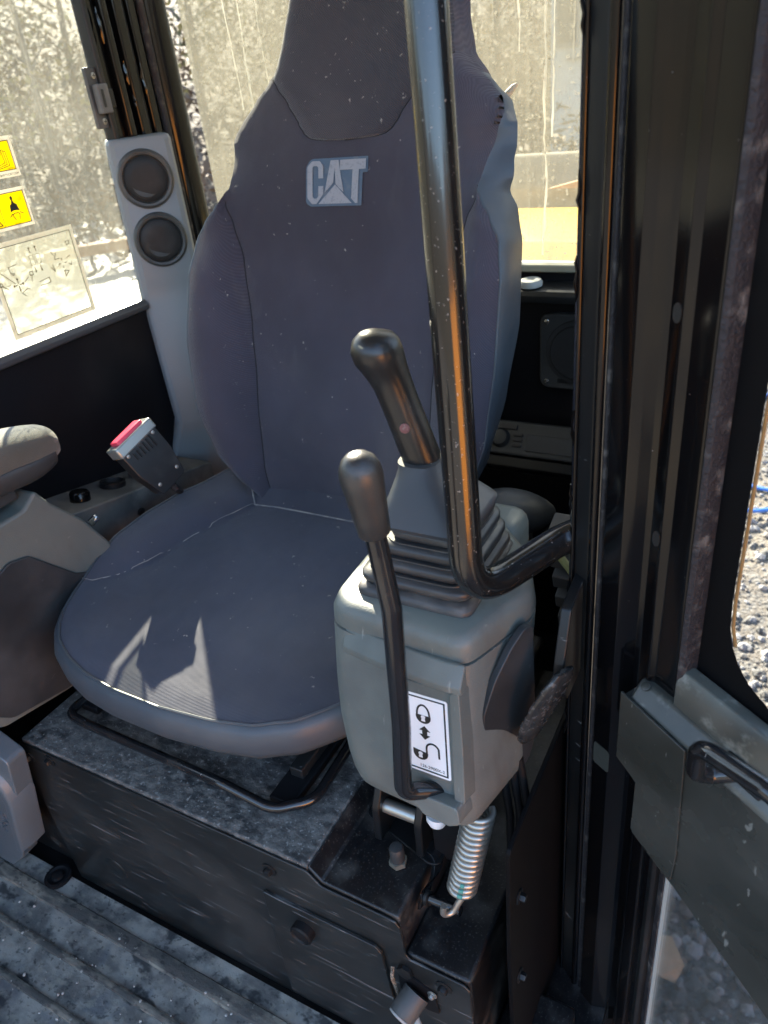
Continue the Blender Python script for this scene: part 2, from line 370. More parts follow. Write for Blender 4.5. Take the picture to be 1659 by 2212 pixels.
bm = B(); rings = []
for rr_, zz in ((14.5, -1.4), (17, -.5), (20, .6), (25, 2.4), (34, 5.2), (50, 8.5), (75, 9.5)):
    rings.append([(rr_*cos(2*PI*k/96)*(1+.10*noise.noise(Vector((cos(2*PI*k/96)*2, sin(2*PI*k/96)*2, 1)))), rr_*sin(2*PI*k/96)*(1+.10*noise.noise(Vector((cos(2*PI*k/96)*2, sin(2*PI*k/96)*2, 1)))), zz+zz*.35*noise.noise(Vector((cos(2*PI*k/96)*4, sin(2*PI*k/96)*4, rr_)))) for k in range(96)])
loft(bm, rings, cap=False)
hillm = M('hillside_brush', (.042, .036, .026), .95, (((.10, .075, .045), 1.1, .45, .60, .9), ((.018, .020, .013), .8, .50, .62, .85), ((.15, .125, .08), 5, .55, .66, .8), ((.015, .014, .011), 9, .55, .65, .8)), bump=((2, 1, .3), (8, 1, .1)))
o = obj('hillside', bm, hillm, ang=180); o['kind'] = 'structure'; o['label'] = 'brush covered hillside around the yard'

def stone(bm, c, r, fl=.7):
    q = bmesh.ops.create_icosphere(bm, subdivisions=1, radius=1)['verts']
    a = random.random()*6; sx, sy = random.uniform(.7, 1.25), random.uniform(.7, 1.1)
    for v in q:
        k = random.uniform(.82, 1.12); x, y, z = v.co.x*sx*k, v.co.y*sy*k, v.co.z*fl*k
        v.co = Vector((c[0]+r*(x*cos(a)-y*sin(a)), c[1]+r*(x*sin(a)+y*cos(a)), c[2]+r*z))
peb = [B() for _ in range(3)]
for i in range(5200):
    y = .9+5*random.random()**1.7; x = -.35+random.random()*.9
    r = random.choice((.006, .008, .010, .013, .018))*random.uniform(.7, 1.5)
    stone(random.choice(peb), (x, y, -1.0+r*.15), r)
pm = [stonem, M('stone_pale', (.18, .175, .18), .85, bump=(60, .5, .01)), M('stone_dark', (.05, .049, .049), .85, bump=(60, .5, .01))]
for b_, m_ in zip(peb, pm):
    o = obj('gravel_stones', b_, m_, ang=20); o['kind'] = 'stuff'; o['label'] = 'loose gravel lying on the dirt beyond the door'
bm = B(); stone(bm, (-.075, 1.235, -.985), .062, .5)
tag(obj('rock', bm, tanstone, sub=1), 'large tan rock among gravel seen through low door glass', 'rock')
bm = B()
tube(bm, path([(-.02, 5.4, -.99), (-.32, 4.9, -.985), (-.22, 4.2, -.98), (-.17, 3.85, -.985), (.35, 3.95, -.99)], .3), .011, 8)
tube(bm, path([(-.20, 3.7, -.985), (-.12, 3.55, -.95), (.10, 3.75, -.985), (.4, 3.8, -.99)], .1), .011, 8)
tag(obj('rope', bm, ropem), 'blue rope lying loose on the gravel beyond the door glass', 'rope')

def tree(c, h, label, grp, nleaf, mats, lsz, spread):
    t = thing('tree', label, 'tree', c, grp); c = Vector(c)
    bm = B(); tips = []
    top = c + Vector((random.uniform(-.3, .3), random.uniform(-.3, .3), h))
    tp = [c.lerp(top, k/6) + Vector((random.uniform(-.12, .12), random.uniform(-.12, .12), 0))*k/3 for k in range(7)]
    tube(bm, tp, [.10*h/5*(1-k/7.5) for k in range(7)], 8)
    for k in range(16):
        s = random.uniform(.18, .95); p = c.lerp(top, s); a = random.random()*2*PI
        L = spread*(1.15-s)*random.uniform(.6, 1.1)
        e = p + Vector((cos(a)*L, sin(a)*L, L*random.uniform(.2, .8)))
        m_ = p.lerp(e, .5) + Vector((random.uniform(-.1, .1), random.uniform(-.1, .1), random.uniform(0, .15)))
        tube(bm, [p, m_, e], [.028*h/5, .018*h/5, .006], 5); tips += [(p, e)]
        for q in range(4):
            a2 = random.random()*2*PI; b0 = p.lerp(e, random.uniform(.4, 1)); L2 = L*.45
            e2 = b0 + Vector((cos(a2)*L2, sin(a2)*L2, L2*random.uniform(-.1, .8)))
            tube(bm, [b0, e2], [.010, .004], 4); tips.append((b0, e2))
    obj('trunk', bm, bark, t)
    bms = [B() for _ in mats]
    for k in range(nleaf):
        a, b_ = random.choice(tips); p = a.lerp(b_, random.uniform(.3, 1.1)) + Vector([random.gauss(0, .12*spread) for _ in range(3)])
        u_ = Vector([random.gauss(0, 1) for _ in range(3)]).normalized(); v_ = u_.orthogonal().normalized()*random.uniform(.4, .7)
        bm2 = random.choice(bms); s_ = lsz*random.uniform(.6, 1.5)
        bm2.faces.new([bm2.verts.new(p+q) for q in (u_*s_, v_*s_, -u_*s_, -v_*s_)])
    for b_, m_ in zip(bms, mats): obj('crown', b_, m_, t)
tspots = [((-13.5, 11.2, -1), 5.5), ((-16.5, 15.0, -1), 6.5), ((-12.2, 14.5, -1), 6.0), ((-19.5, 13.0, -1), 6.5), ((-11.0, 18.5, -1), 6.0), ((-9.0, 17.5, -1), 6.5), ((-7.4, 19.5, -1), 6.2), ((-23, 19, -1), 7), ((-5.2, 21, -1), 6), ((-14.2, 21, -1), 6.5)]
tl = ['bare thicket tree with yellow leaves, nearest beyond the side window stickers', 'tangled tree behind the side window, second row', 'brown thicket tree behind the sliding window frame', 'far left thicket tree with olive leaves',
      'thicket tree behind the corner pillar', 'thicket tree seen through dirty rear glass beside the pillar', 'thicket tree behind the headrest left side', 'tall back row tree at far left', 'thicket tree hidden behind the headrest', 'back row tree left of the corner pillar']
for i, ((c_, h_), l_) in enumerate(zip(tspots, tl)):
    tree(c_, h_, l_, 'leafless thicket trees beyond the cab', 1500, [(leafy, leafb), (leafb, leafg), (leafg, leafy)][i % 3], .06, 2.2)
bm = B()
for k in range(16000):
    a_ = rad(random.uniform(84, 152)); q_ = random.uniform(11.5, 24); z = -1+max(0, (q_-15)*.36)+1.1*random.random()**1.6
    p = Vector((q_*cos(a_), q_*sin(a_), z)); u_ = Vector([random.gauss(0, 1) for _ in range(3)]).normalized(); v_ = u_.orthogonal().normalized()*.3; s_ = random.uniform(.04, .15)
    bm.faces.new([bm.verts.new(p+q) for q in (u_*s_, v_*s_, -u_*s_, -v_*s_)])
o = obj('undergrowth', bm, leafb); o['kind'] = 'stuff'; o['label'] = 'brown undergrowth at the foot of the thicket'

# white sheeting and planks on the sunlit ground beyond the side window
bm = B(); nn = 26
for i in range(nn+1):
    for j in range(nn+1):
        x = -12.5+6.2*i/nn; y = 4.2+6.5*j/nn
        bm.verts.new((x, y, -.90+.16*noise.noise(Vector((x*.9, y*.9, 1)))+.05*noise.noise(Vector((x*3, y*3, 4)))))
bm.verts.ensure_lookup_table()
for i in range(nn):
    for j in range(nn):
        a = i*(nn+1)+j; bm.faces.new([bm.verts[k] for k in (a, a+nn+1, a+nn+2, a+1)])
bmesh.ops.solidify(bm, geom=bm.faces[:], thickness=.01)
tag(obj('ground_sheet', bm, sheet), 'crumpled pale sheeting glaring in the sun beyond the side window', 'sheet')
bm = B(); obox(bm, (-8.6, 7.75, -.62), ((1, .72, .05), (-.7, 1, 0), Z), (.95, .10, .07))
tag(obj('timber_plank', bm, wood, bevel=.01), 'brown timber plank lying on the pale sheeting outside', 'plank')
# building behind
t = thing('pale_building', 'pale building with windows seen through the rear glass', 'building', (-2.2, 15, -1))
bm = B(); box(bm, -4.7, 3.0, 15, 19, -1, 6.5); obj('wall', bm, wallw, t)
for (x0, x1, z0, z1) in ((-4.55, -4.25, 1.15, 2.75), (-3.95, -3.35, 1.3, 3.1), (-2.4, -1.7, 1.6, 2.9)):
    bm = B(); box(bm, x0-.06, x1+.06, 14.93, 14.999, z0-.06, z1+.06); f_ = obj('window', bm, plastic_b, t)
    bm = B(); box(bm, x0, x1, 14.90, 14.928, z0, z1); obj('pane', bm, insert_m, f_)
bm = B(); box(bm, -4.4, 3.1, 14.9, 14.98, .9, 1.05); obj('ledge', bm, greym, t)

t = thing('added_orange_skip', 'orange skip added out of view for orange reflections on the cab', 'skip', (4.2, -2.6, -1))  # unseen skip, added to throw orange reflections onto the rail and pillar
bm = B(); prism(bm, [(-1.3, -1.0), (1.3, -1.0), (1.7, .9), (-1.7, .9)], (Vector((4.2, -2.6, 0)), Vector((.6, .8, 0)), Z, Vector((.8, -.6, 0))), 0, 1.5); obj('body', bm, M('orange_paint', (.62, .22, .02), .45), t)
for k in range(5):
    bm = B(); obox(bm, Vector((4.2, -2.6, -.06))+Vector((.6, .8, 0))*(-1.1+.55*k)-Vector((.8, -.6, 0))*.04, (Vector((.6, .8, 0)), Z, Vector((.8, -.6, 0))), (.05, .9, .035)); obj('rib', bm, tanp, t)

# ================================================================== machine body
t = thing('engine_hood', 'yellow engine cover of the machine seen low through the rear window', 'engine cover', (-.5, 1.9, .3))
bm = B(); prism(bm, rpoly([(1.36, -.2), (1.36, .74), (1.46, .785), (1.92, .765), (1.98, .70), (1.98, -.2)], .03), (Vector((0, 0, 0)), Y, Z, X), -1.15, -.15)
obj('cover', bm, yellowp, t)
bm = B(); prism(bm, rpoly([(1.99, -.2), (1.99, .80), (2.08, .87), (2.7, .80), (2.75, -.2)], .03), (Vector((0, 0, 0)), Y, Z, X), -1.15, -.10); obj('counterweight', bm, M('dusty_tan', (.20, .165, .10), .7, ((DUST, 4, .4, .7, .6),)), t)
bm = B(); prism(bm, [(-.62, .80), (-.16, .80), (-.16, .90)], (Vector((0, 1.985, 0)), X, Z, -Y), -.01, .02); obj('trim_wedge', bm, tanp, t)
t = thing('machine_frame', 'yellow lower frame of the machine under the cab', 'frame', (-.6, .6, -.4))
bm = B(); box(bm, -1.2, -.5, -.3, 2.3, -.42, -.2); obj('slew_frame', bm, yellowp, t, bevel=.03)
bm = B(); box(bm, -1.1, -.55, .2, 1.6, -1.0, -.42); obj('undercarriage', bm, dullblack, t, bevel=.05)
for x_ in (-1.35, ):
    bm = B(); prism(bm, rpoly([(-.6, -1), (2.2, -1), (2.2, -.5), (-.6, -.5)], .22), (Vector((x_, 0, 0)), Y, Z, X), -.15, .2); obj('track', bm, rubber, t)

# ================================================================== cab
cab = thing('excavator_cab', 'black cab shell with side window, corner pillars, rear window and roof', 'cab', (-.6, .5, 0))
bm = B(); box(bm, -1.12, -.06, -.24, 1.30, 1.64, 1.72); obj('roof', bm, dullblack, cab, bevel=.02)
bm = B(); box(bm, -1.10, -.10, -.22, 1.28, 1.62, 1.637); obj('headliner', bm, tanhead, cab)
bm = B(); box(bm, -1.11, -.10, -.30, 1.30, -.06, -.012); obj('floor_plate', bm, dullblack, cab)
bm = B(); box(bm, -1.12, -1.08, -.26, 1.25, -.06, .764); obj('side_panel', bm, wallblack, cab)
bm = B(); prism(bm, rpoly([(-1.125, .7645), (-1.067, .7645), (-1.067, .774), (-1.074, .782), (-1.125, .782)], .004, 3), (Vector((0, -.26, 0)), X, Z, -Y), 0, -1.262)
obj('window_sill', bm, M('sill_grey', (.05, .053, .058), .3), cab)
bm = B(); box(bm, -1.086, -1.081, -.20, 1.028, .779, 1.63); obj('side_window', bm, glass_side, cab)
# rear left pillar with window channels
pil = []
for (x0, x1, y0, y1, m_) in ((-1.090, -1.066, 1.024, 1.036, satin), (-1.10, -1.074, 1.0365, 1.058, gloss), (-1.10, -1.062, 1.0585, 1.074, gloss), (-1.10, -1.08, 1.0745, 1.090, satin), (-1.10, -1.066, 1.0905, 1.112, gloss),
                             (-1.10, -1.076, 1.1125, 1.126, satin), (-1.10, -1.070, 1.1265, 1.146, gloss), (-1.11, -1.090, 1.1465, 1.160, dullblack)):
    bm = B(); box(bm, x0, x1, y0, y1, .755, 1.63); obj('window_channel', bm, m_, cab, bevel=.004)
bm = B(); tube(bm, [(-1.093, 1.197, .30), (-1.093, 1.197, 1.63)], .032, 24); obj('corner_post', bm, gloss, cab)
bm = B(); tube(bm, [(-1.072, 1.158, .70), (-1.072, 1.158, 1.63)], .007, 10); obj('corner_seal', bm, rubber, cab)
# weld beads and drips on the channels
for (y_, z_, L_) in ((1.050, 1.18, .05), (1.082, 1.12, .035), (1.084, 1.085, .02), (1.118, 1.10, .05)):
    bm = B(); tube(bm, [(-1.0665+.004*random.random(), y_, z_+L_*k/5) for k in range(6)], [.001, .003, .002, .0035, .002, .001], 6); obj('weld_bead', bm, gloss, cab)
# rear wall
bm = B(); box(bm, -1.10, -.12, 1.272, 1.30, -.06, .775); obj('rear_panel', bm, wallblack, cab)
bm = B(); box(bm, -1.10, -.12, 1.262, 1.30, .7755, .788); obj('rear_window_frame', bm, M('frame_grey', (.30, .29, .22), .35), cab, bevel=.003)
bm = B(); box(bm, -1.098, -.12, 1.284, 1.288, .79, 1.62); obj('rear_window', bm, glass_rear, cab)
bm = B(); prism(bm, rpoly([(1.271, .745), (1.271, .762), (1.215, .757), (1.210, .750), (1.210, .738)], .003, 2), (Vector((0, 0, 0)), Y, Z, X), -1.0, -.13); obj('rear_ledge', bm, satin, cab)
bm = B(); lathe(bm, (-.420, 1.238, .7605), (0, -.05, 1), [(0, .020), (.006, .020), (.010, .017), (.011, .010), (.009, .006)], 20); obj('rubber_plug', bm, greym, cab, label='pale round rubber plug on the rear ledge')
dripm = film_mat('dried_drip', (.62, .61, .54))
random.seed(11)
for (x_, z0_, z1_, r_) in ((-.412, 1.25, .80, .0016), (-.395, 1.5, .98, .0012), (-.97, 1.5, .93, .0015), (-1.005, 1.5, 1.06, .0011), (-.93, 1.5, 1.01, .0010), (-.455, 1.5, 1.10, .0012)):
    pts = []; xx = x_
    for k in range(26):
        xx += random.uniform(-.0018, .0019); pts.append((xx, 1.2832, z0_+(z1_-z0_)*k/25))
    bm = B(); ww = [r_*random.uniform(.5, 1.5) for _ in pts]; va = [bm.verts.new((q[0]-h_, q[1], q[2])) for q, h_ in zip(pts, ww)]; vb = [bm.verts.new((q[0]+h_, q[1], q[2])) for q, h_ in zip(pts, ww)]
    for k in range(25): bm.faces.new((va[k], vb[k], vb[k+1], va[k+1]))
    obj('drip_mark', bm, dripm, cab)
# door side: rear quarter panel and window
bm = B(); box(bm, -.125, -.095, .68, 1.27, -.06, .775); obj('quarter_panel', bm, wallblack, cab)
bm = B(); box(bm, -.112, -.108, .68, 1.27, .776, 1.62); obj('quarter_window', bm, glass_door, cab)
bm = B(); box(bm, -.15, -.09, 1.24, 1.31, .60, 1.63); obj('rear_post', bm, gloss, cab, bevel=.01)
bm = B(); box(bm, -1.12, -1.06, -.26, -.205, -.06, 1.63); obj('front_post', bm, gloss, cab, bevel=.01)
# pillar beside the door, in the door frame's own directions
TH = rad(59); DD = Vector((sin(TH), -cos(TH), 0)); DN = Vector((-cos(TH), -sin(TH), 0)); Q = Vector((-.133, .569, 0))
DF = (Q, DD, Z, DN)                       # a along the door, b up, outwards towards the cab interior
def dp(s, z, e=0): return Q + DD*s + Z*z + DN*e
def vstrip(name, prof, z0, z1, m_, parent, bevel=0, ang=38):
    bm = B(); loft(bm, [[dp(s, z, e) for s, e in prof] for z in (z0, z1)]); return obj(name, bm, m_, parent, bevel, ang)
vstrip('door_pillar', rpoly([(-.036, -.004), (-.026, .0005), (-.010, .0005), (-.009, -.012), (-.012, -.06), (-.036, -.06)], .002, 3), -.50, 1.63, satin, cab)
vstrip('pillar_edge', rpoly([(-.0405, -.012), (-.037, -.002), (-.0285, .0035), (-.027, .001), (-.033, -.03)], .002, 3), -.50, 1.63, gloss, cab)
bm = B(); tube(bm, [dp(-.0045, -.50, .000), dp(-.0045, 1.63, .000)], .0042, 14); obj('pillar_bead', bm, gloss, cab)
bm = B(); tube(bm, [dp(.003, -.50, -.002), dp(.003, 1.63, -.002)], .0022, 10); obj('pillar_gasket', bm, rubber, cab)
for k in range(9):
    z_ = 1.18-.09*k+random.uniform(-.02, .02); L_ = random.uniform(.02, .05)
    bm = B(); tube(bm, [dp(-.030+random.uniform(-.0015, .0015), z_+L_*j/6, .0042) for j in range(7)], [.0006]+[random.uniform(.0008, .0022) for _ in range(5)]+[.0006], 6); obj('weld_bead', bm, gloss, cab)

# ================================================================== door (swung open)
door = thing('cab_door', 'open black cab door with glass, inner rail and grab handle', 'door', (-.05, .5, .3))
vstrip('door_stile', rpoly([(.0065, -.02), (.0065, .000), (.011, .003), (.031, .003), (.037, -.003), (.043, -.010), (.047, -.0125), (.060, -.0125), (.0635, -.006), (.0655, .0005), (.069, .001), (.074, -.003), (.095, -.003), (.095, -.02)], .0025, 3), -.75, 1.62, gloss, door, ang=50)
vstrip('door_seal', rpoly([(.0952, -.02), (.0952, -.004), (.098, .001), (.102, -.002), (.103, -.02)], .001, 2), .60, 1.62, rubber, door)
for z_ in (.936, .754):
    bm = B(); prism(bm, [(.0645+.0035*cos(2*PI*k/14), z_+.0055*sin(2*PI*k/14)+(.003 if k < 7 else 0)) for k in range(14)], DF, .0012, .0022); obj('drain_hole', bm, black_l, door)
# glass with black border
GE = -.017
ol = [(.100, 1.62), (.100, .62), (.130, .598), (.70, .56), (.70, 1.62)]
il = [(.1255, 1.62), (.1255, .97), (.1255, .72), (.127, .695), (.1315, .678), (.139, .664), (.150, .652), (.166, .641), (.183, .634), (.70, .60), (.70, 1.62)]
bm = B(); prism(bm, [(.098, 1.62), (.098, .585), (.70, .545), (.70, 1.62)], DF, GE-.0055, GE-.0015); obj('door_window', bm, glass_door, door)
bm = B(); o2 = [(.098, 1.62), (.098, 1.2), (.098, .9), (.098, .70), (.098, .66), (.098, .63), (.100, .605), (.118, .592), (.150, .580), (.70, .548)]
i2 = [(.1255, 1.62), (.1255, 1.2), (.1255, .9), (.1255, .72), (.127, .695), (.1315, .678), (.139, .664), (.150, .652), (.183, .634), (.70, .60)]
for d_ in (GE-.001, ):
    va = [bm.verts.new(dp(a, b, d_)) for a, b in o2]; vb = [bm.verts.new(dp(a, b, d_)) for a, b in i2]
    for k in range(len(o2)-1): bm.faces.new((va[k], va[k+1], vb[k+1], vb[k]))
bmesh.ops.solidify(bm, geom=bm.faces[:], thickness=.0006)
obj('glass_border', bm, dullblack, door)
bm = B(); tube(bm, [dp(a+.0006, b, GE-.0035) for a, b in i2[:6]], .0014, 8); obj('edge_trim', bm, tanp, door, label='thin orange edge along the door glass')
text_on('glass_marking', 'D.8.0', .011, DF, black_l, door, at=(.171, .676), rot=rad(62), d=GE)
litshelf = M('lit_shelf_paint', (.03, .031, .027), .26, (((.42, .42, .35), 5, .25, .75, .42), ((.5, .5, .43), (50, 50, 50), .5, .72, .4)), rvar=.05, bump=(300, .2, .0008))  # door paint made lighter and dustier so the ledges look lit
# lower rail: stepped ledges
def ledge(name, pa, pb, m_=doorpaint, bevel=.0015):
    """pa: cross-section (z offset, e) list given at start s with base z; swept from s0 to s1"""
    bm = B(); s0, z0, s1, z1 = pb
    loft(bm, [[dp(s0, z0+a, e) for a, e in pa], [dp(s1, z1+a, e) for a, e in pa]]); return obj(name, bm, m_, door, bevel)
ledge('upper_ledge', [(-.004, -.016), (-.004, -.004), (-.016, .0025), (-.050, .0025), (-.050, -.016)], (.0985, .642, .70, .570), m_=litshelf)
ledge('rail_shelf', [(0, -.006), (0, .0035), (-.016, .0172), (-.050, .0172), (-.050, -.006)], (.0635, .607, .70, .531), m_=litshelf, bevel=.003)
bm = B(); prism(bm, rpoly([(.0575, .592), (.1277, .5815), (.70, .513), (.70, .150), (.2451, .3449), (.1329, .4005), (.1109, .4082), (.0802, .4225), (.0798, .4925), (.0575, .5059)], .002, 2), DF, -.004, .0175); obj('lower_panel', bm, doorpaint, door, bevel=.003)
bm = B(); prism(bm, [(.0565, .5950), (.1290, .5830), (.1300, .5620), (.1345, .4485), (.1325, .4090), (.0810, .4304), (.0815, .4989), (.0565, .5110)], DF, .018, .0205); obj('gusset_plate', bm, doorpaint, door, bevel=.0008)
bm = B(); lathe(bm, dp(.072, .6045, .006), DN*.6+Z, [(0, .0045), (.0012, .0042), (.002, .002)], 16); obj('rivet', bm, doorpaint, door)
bm = B(); prism(bm, rrect(.012, .033, .452, .482, .004), DF, .0032, .0036); obj('inspection_patch', bm, M('patch', (.05, .055, .048), .35, bump=(60, .4, .002)), door)
bm = B(); tube(bm, path([dp(.172, .589, .006), dp(.1560, .582, .022), dp(.1515, .590, .036), dp(.158, .632, .045), dp(.2164, .643, .049), dp(.55, .603, .05)], [.012, .014, .022, .02]), .0078, 14); obj('grab_handle', bm, leverblk, door)
bm = B(); obox(bm, dp(.176, .5915, .0098), (DD*1-Z*.12, DN*.65+Z*.75, (DD*1-Z*.12).cross(DN*.65+Z*.75)), (.020, .0016, .008)); obj('handle_recess', bm, dullblack, door, bevel=.004)
vstrip('lower_channel', rpoly([(.0655, -.02), (.0655, -.002), (.072, .002), (.083, .002), (.087, -.010), (.087, -.02)], .002, 3), -.75, .43, gloss, door)
vstrip('lower_edge', rpoly([(.0872, -.02), (.0872, -.004), (.0955, -.001), (.0985, -.004), (.0985, -.02)], .0015, 3), -.75, .41, satin, door)
vstrip('lower_glass_seal', [(.0987, -.018), (.0987, -.010), (.1055, -.008), (.1055, -.018)], -.75, .405, rubber, door)
vstrip('lower_glass_trim', [(.1057, -.016), (.1057, -.0105), (.1072, -.0105), (.1072, -.016)], -.75, .40, greym, door)
bm = B(); prism(bm, [(.1058, .41), (.70, .16), (.70, -.75), (.1058, -.75)], DF, -.0155, -.0115); obj('lower_window', bm, glass_low, door)
ledge('panel_lip', [(.010, -.004), (.010, .0165), (-.006, .004), (-.006, -.004)], (.112, .403, .70, .142))

# ================================================================== floor mat
mat = thing('floor_mat', 'muddy ribbed black rubber mat on the cab floor', 'floor mat', (-.6, .1, 0))
bm = B()
nx, ny = 90, 60
for i in range(nx+1):
    for j in range(ny+1):
        x = -1.075+.86*i/nx; y = -.28+.663*j/ny
        bm.verts.new((x, y, .0015*noise.noise(Vector((x*9, y*9, 0)))))
bm.verts.ensure_lookup_table()
for i in range(nx):
    for j in range(ny):
        a = i*(ny+1)+j; bm.faces.new([bm.verts[k] for k in (a, a+ny+1, a+ny+2, a+1)])
bmesh.ops.solidify(bm, geom=bm.faces[:], thickness=.006)
obj('sheet', bm, matrub, mat)
for y_, hw in ((.342, .0115), (.283, .0055), (.225, .0055), (.166, .0055), (.107, .0055), (.048, .0055)):
    bm = B(); secs = []
    for k in range(41):
        x = -1.06+.84*k/40; dz = .0012*noise.noise(Vector((x*12, y_*30, 3)))
        secs.append([(x, y_+hw*a*(1+.12*noise.noise(Vector((x*20, y_, a)))), .0005+b+dz) for a, b in ((-1, 0), (-.82, .0035), (-.3, .0044), (.3, .0042), (.84, .0034), (1, 0))])
    loft(bm, secs); obj('rib', bm, ribrub, mat)
bm = B()
for k in range(140):
    stone(bm, (random.uniform(-1.0, -.5), random.uniform(.0, .35), .004), random.uniform(.0008, .0030)*random.choice((.6, 1, 1)), .7)
o = obj('grit', bm, M('grit', (.42, .39, .35), .9), mat, ang=20); o['kind'] = 'stuff'
bm = B(); lathe(bm, (-.945, .372, .002), Z, [(0, .022), (.005, .022), (.006, .017), (.003, .013), (.003, .010), (.008, .009), (.009, .006)], 20); obj('mat_fastener', bm, dullblack, mat)

# ================================================================== seat base
base = thing('steel_platform', 'black stepped steel box under the seat with front panel', 'seat base', (-.6, .6, 0))
bm = B(); box(bm, -.905, -.405, .397, 1.20, -.01, .322); obj('deck', bm, deck, base, bevel=.003)
bm = B(); prism(bm, [(-.4048, -.01), (-.4048, .3225), (-.388, .304), (-.290, .302), (-.287, .298), (-.287, -.01)], (Vector((0, 0, 0)), X, Z, -Y), -.90, -.397); obj('middle_step', bm, deck2, base, bevel=.003)
bm = B(); box(bm, -.2868, -.207, .397, .90, -.01, .236); obj('lower_step', bm, deck2, base, bevel=.004)
fr = (Vector((0, .3965, 0)), X, Z, -Y)
bm = B(); prism(bm, rpoly([(-.918, -.008), (-.918, .300), (-.905, .318), (-.405, .318), (-.388, .300), (-.293, .298), (-.286, .288), (-.284, .238), (-.278, .232), (-.214, .232), (-.206, .224), (-.206, -.008)], [0, .004, .004, .008, .008, .008, .006, .006, .006, .006, .005, 0], 3), fr, .0005, .0035); obj('front_panel', bm, panelm, base, bevel=.0012)
bm = B(); prism(bm, rpoly([(-.482, .008), (-.482, .14), (-.482, .238), (-.322, .236), (-.314, .226), (-.300, .008)], .004, 3), fr, .004, .0085); obj('access_cover', bm, panelm, base, bevel=.0015)
bm = B(); lathe(bm, (-.425, .388, .198), -Y, [(0, .0155), (.010, .0155), (.012, .013), (.010, .011)], 24); obj('cover_knob', bm, dullblack, base)
for (x_, z_) in ((-.463, .287), (-.845, .306), (-.895, .292), (-.238, .210)):
    bolt('bolt', (x_, .393, z_), -Y, .006, .006, satin, base)
bm = B(); lathe(bm, (-.80, .393, .085), -Y, [(0, .022), (.001, .021), (.0022, .016), (.0012, .006)], 24); obj('dent', bm, panelm, base)
bm = B(); box(bm, -1.075, -.922, .41, 1.0, -.01, .250); obj('side_step', bm, deck2, base, bevel=.003)
# seat rails and slide bar under the cushion
rails = thing('seat_slide', 'black seat slide rails with a bent release bar', 'seat slide', (-.64, .6, .325))
for x_ in (-.845, -.478):
    bm = B(); box(bm, x_-.018, x_+.018, .452 if x_ > -.6 else .475, 1.0, .3235, .336); r_ = obj('rail', bm, dullblack, rails, bevel=.002)
    bm = B(); box(bm, x_-.010, x_+.010, .49, 1.0, .3362, .352); obj('rail_slider', bm, satin, r_, bevel=.002)
    bm = B(); lathe(bm, (x_+.002, .500 if x_ > -.6 else .49, .336), Z, [(0, .0075), (.004, .0075), (.006, .005)], 14); obj('rail_screw', bm, rust, rails)
bm = B(); tube(bm, path([(-.842, .62, .338), (-.862, .452, .336), (-.812, .447, .338), (-.560, .438, .346), (-.478, .436, .338), (-.438, .470, .336), (-.444, .62, .338)], [.02, .02, .05, .04, .035], 8), .0068, 14); obj('release_bar', bm, leverblk, rails)

# ================================================================== seat
seat = thing('operator_seat', 'charcoal fabric operator seat with vinyl sides and high headrest', 'seat', (-.597, .7, .42))
CX = -.604; RA = rad(13.5)
def bp(u, w_, d): return Vector((CX+u, .87+w_*sin(RA)-d*cos(RA), .50+w_*cos(RA)+d*sin(RA)))
HF = [(-.02, .15), (0, .168), (.03, .195), (.07, .228), (.15, .252), (.25, .260), (.35, .257), (.40, .248), (.43, .232), (.45, .217), (.466, .208), (.48, .206), (.50, .208), (.53, .214), (.56, .218), (.578, .211), (.60, .191), (.62, .168), (.64, .150), (.68, .139), (.715, .131), (.80, .118), (.86, .09)]
US = [(-.02, .148), (.05, .1535), (.13, .153), (.20, .154), (.28, .160), (.377, .176), (.43, .193), (.455, .206), (.471, .2085)]
HI = [(.536, 0.0), (.5375, .045), (.541, .062), (.548, .072), (.56, .081), (.59, .102), (.612, .122), (.626, .136), (.636, .143), (.66, .138), (.715, .1285), (.80, .115), (.86, .087)]
BW = [(-.02, .012), (.04, .035), (.12, .050), (.25, .056), (.35, .050), (.42, .028), (.46, .008), (.48, 0)]
D0 = [(-.02, -.01), (.05, .004), (.15, .014), (.25, .012), (.4, 0), (.5, -.002), (.6, -.010), (.70, -.022), (.86, -.055)]
def dprof(u, w_):
    a = abs(u); hf = interp(HF, w_); us = min(interp(US, w_), hf-.002); d = interp(D0, w_)
    if w_ > .475: us = hf
    if a <= us: d += .010*(a/.16)**2 * (1 if w_ < .45 else max(0, 1-(w_-.45)/.08))
    else:
        d += .010*(us/.16)**2
        t = (a-us)/max(.004, hf-us); d += interp(BW, w_)*sin(PI*.78*min(t, 1))
    if w_ > .46: d -= (.022*min(1, (w_-.46)/.06)+.024*min(1, max(0, (w_-.545)/.04)))*(a/hf)**8
    g = abs(a-us)
    if w_ < .475 and g < .006: d -= .0022*(1-g/.006)
    if w_ > .536:
        hi = interp(HI, w_); g = abs(a-hi)
        if g < .005 and w_ < .64: d -= .0018*(1-g/.005)
        if a < hi: d += .004*min(1, (hi-a)/.02)
    return d
ws = [-.02+.88*k/150 for k in range(151)]
panels = {k: B() for k in ('centre', 'l', 'r', 'head')}
def patch(bm, fa, fb, w0, w1, nu):
    rows = []; st_ = .0012 if w1 < .58 and w0 > .53 else .006; nr_ = max(2, int((w1-w0)/st_))
    for w_ in [w0+(w1-w0)*k/nr_ for k in range(nr_+1)]:
        a, b = fa(w_), fb(w_); rows.append([bp(a+(b-a)*i/nu, w_, dprof(a+(b-a)*i/nu, w_)) for i in range(nu+1)])
    loft(bm, rows, cap=False, closed=False)
hf = lambda w_: interp(HF, w_); us_ = lambda w_: min(interp(US, w_), hf(w_)-.001); hi_ = lambda w_: min(interp(HI, w_), hf(w_)-.0005)
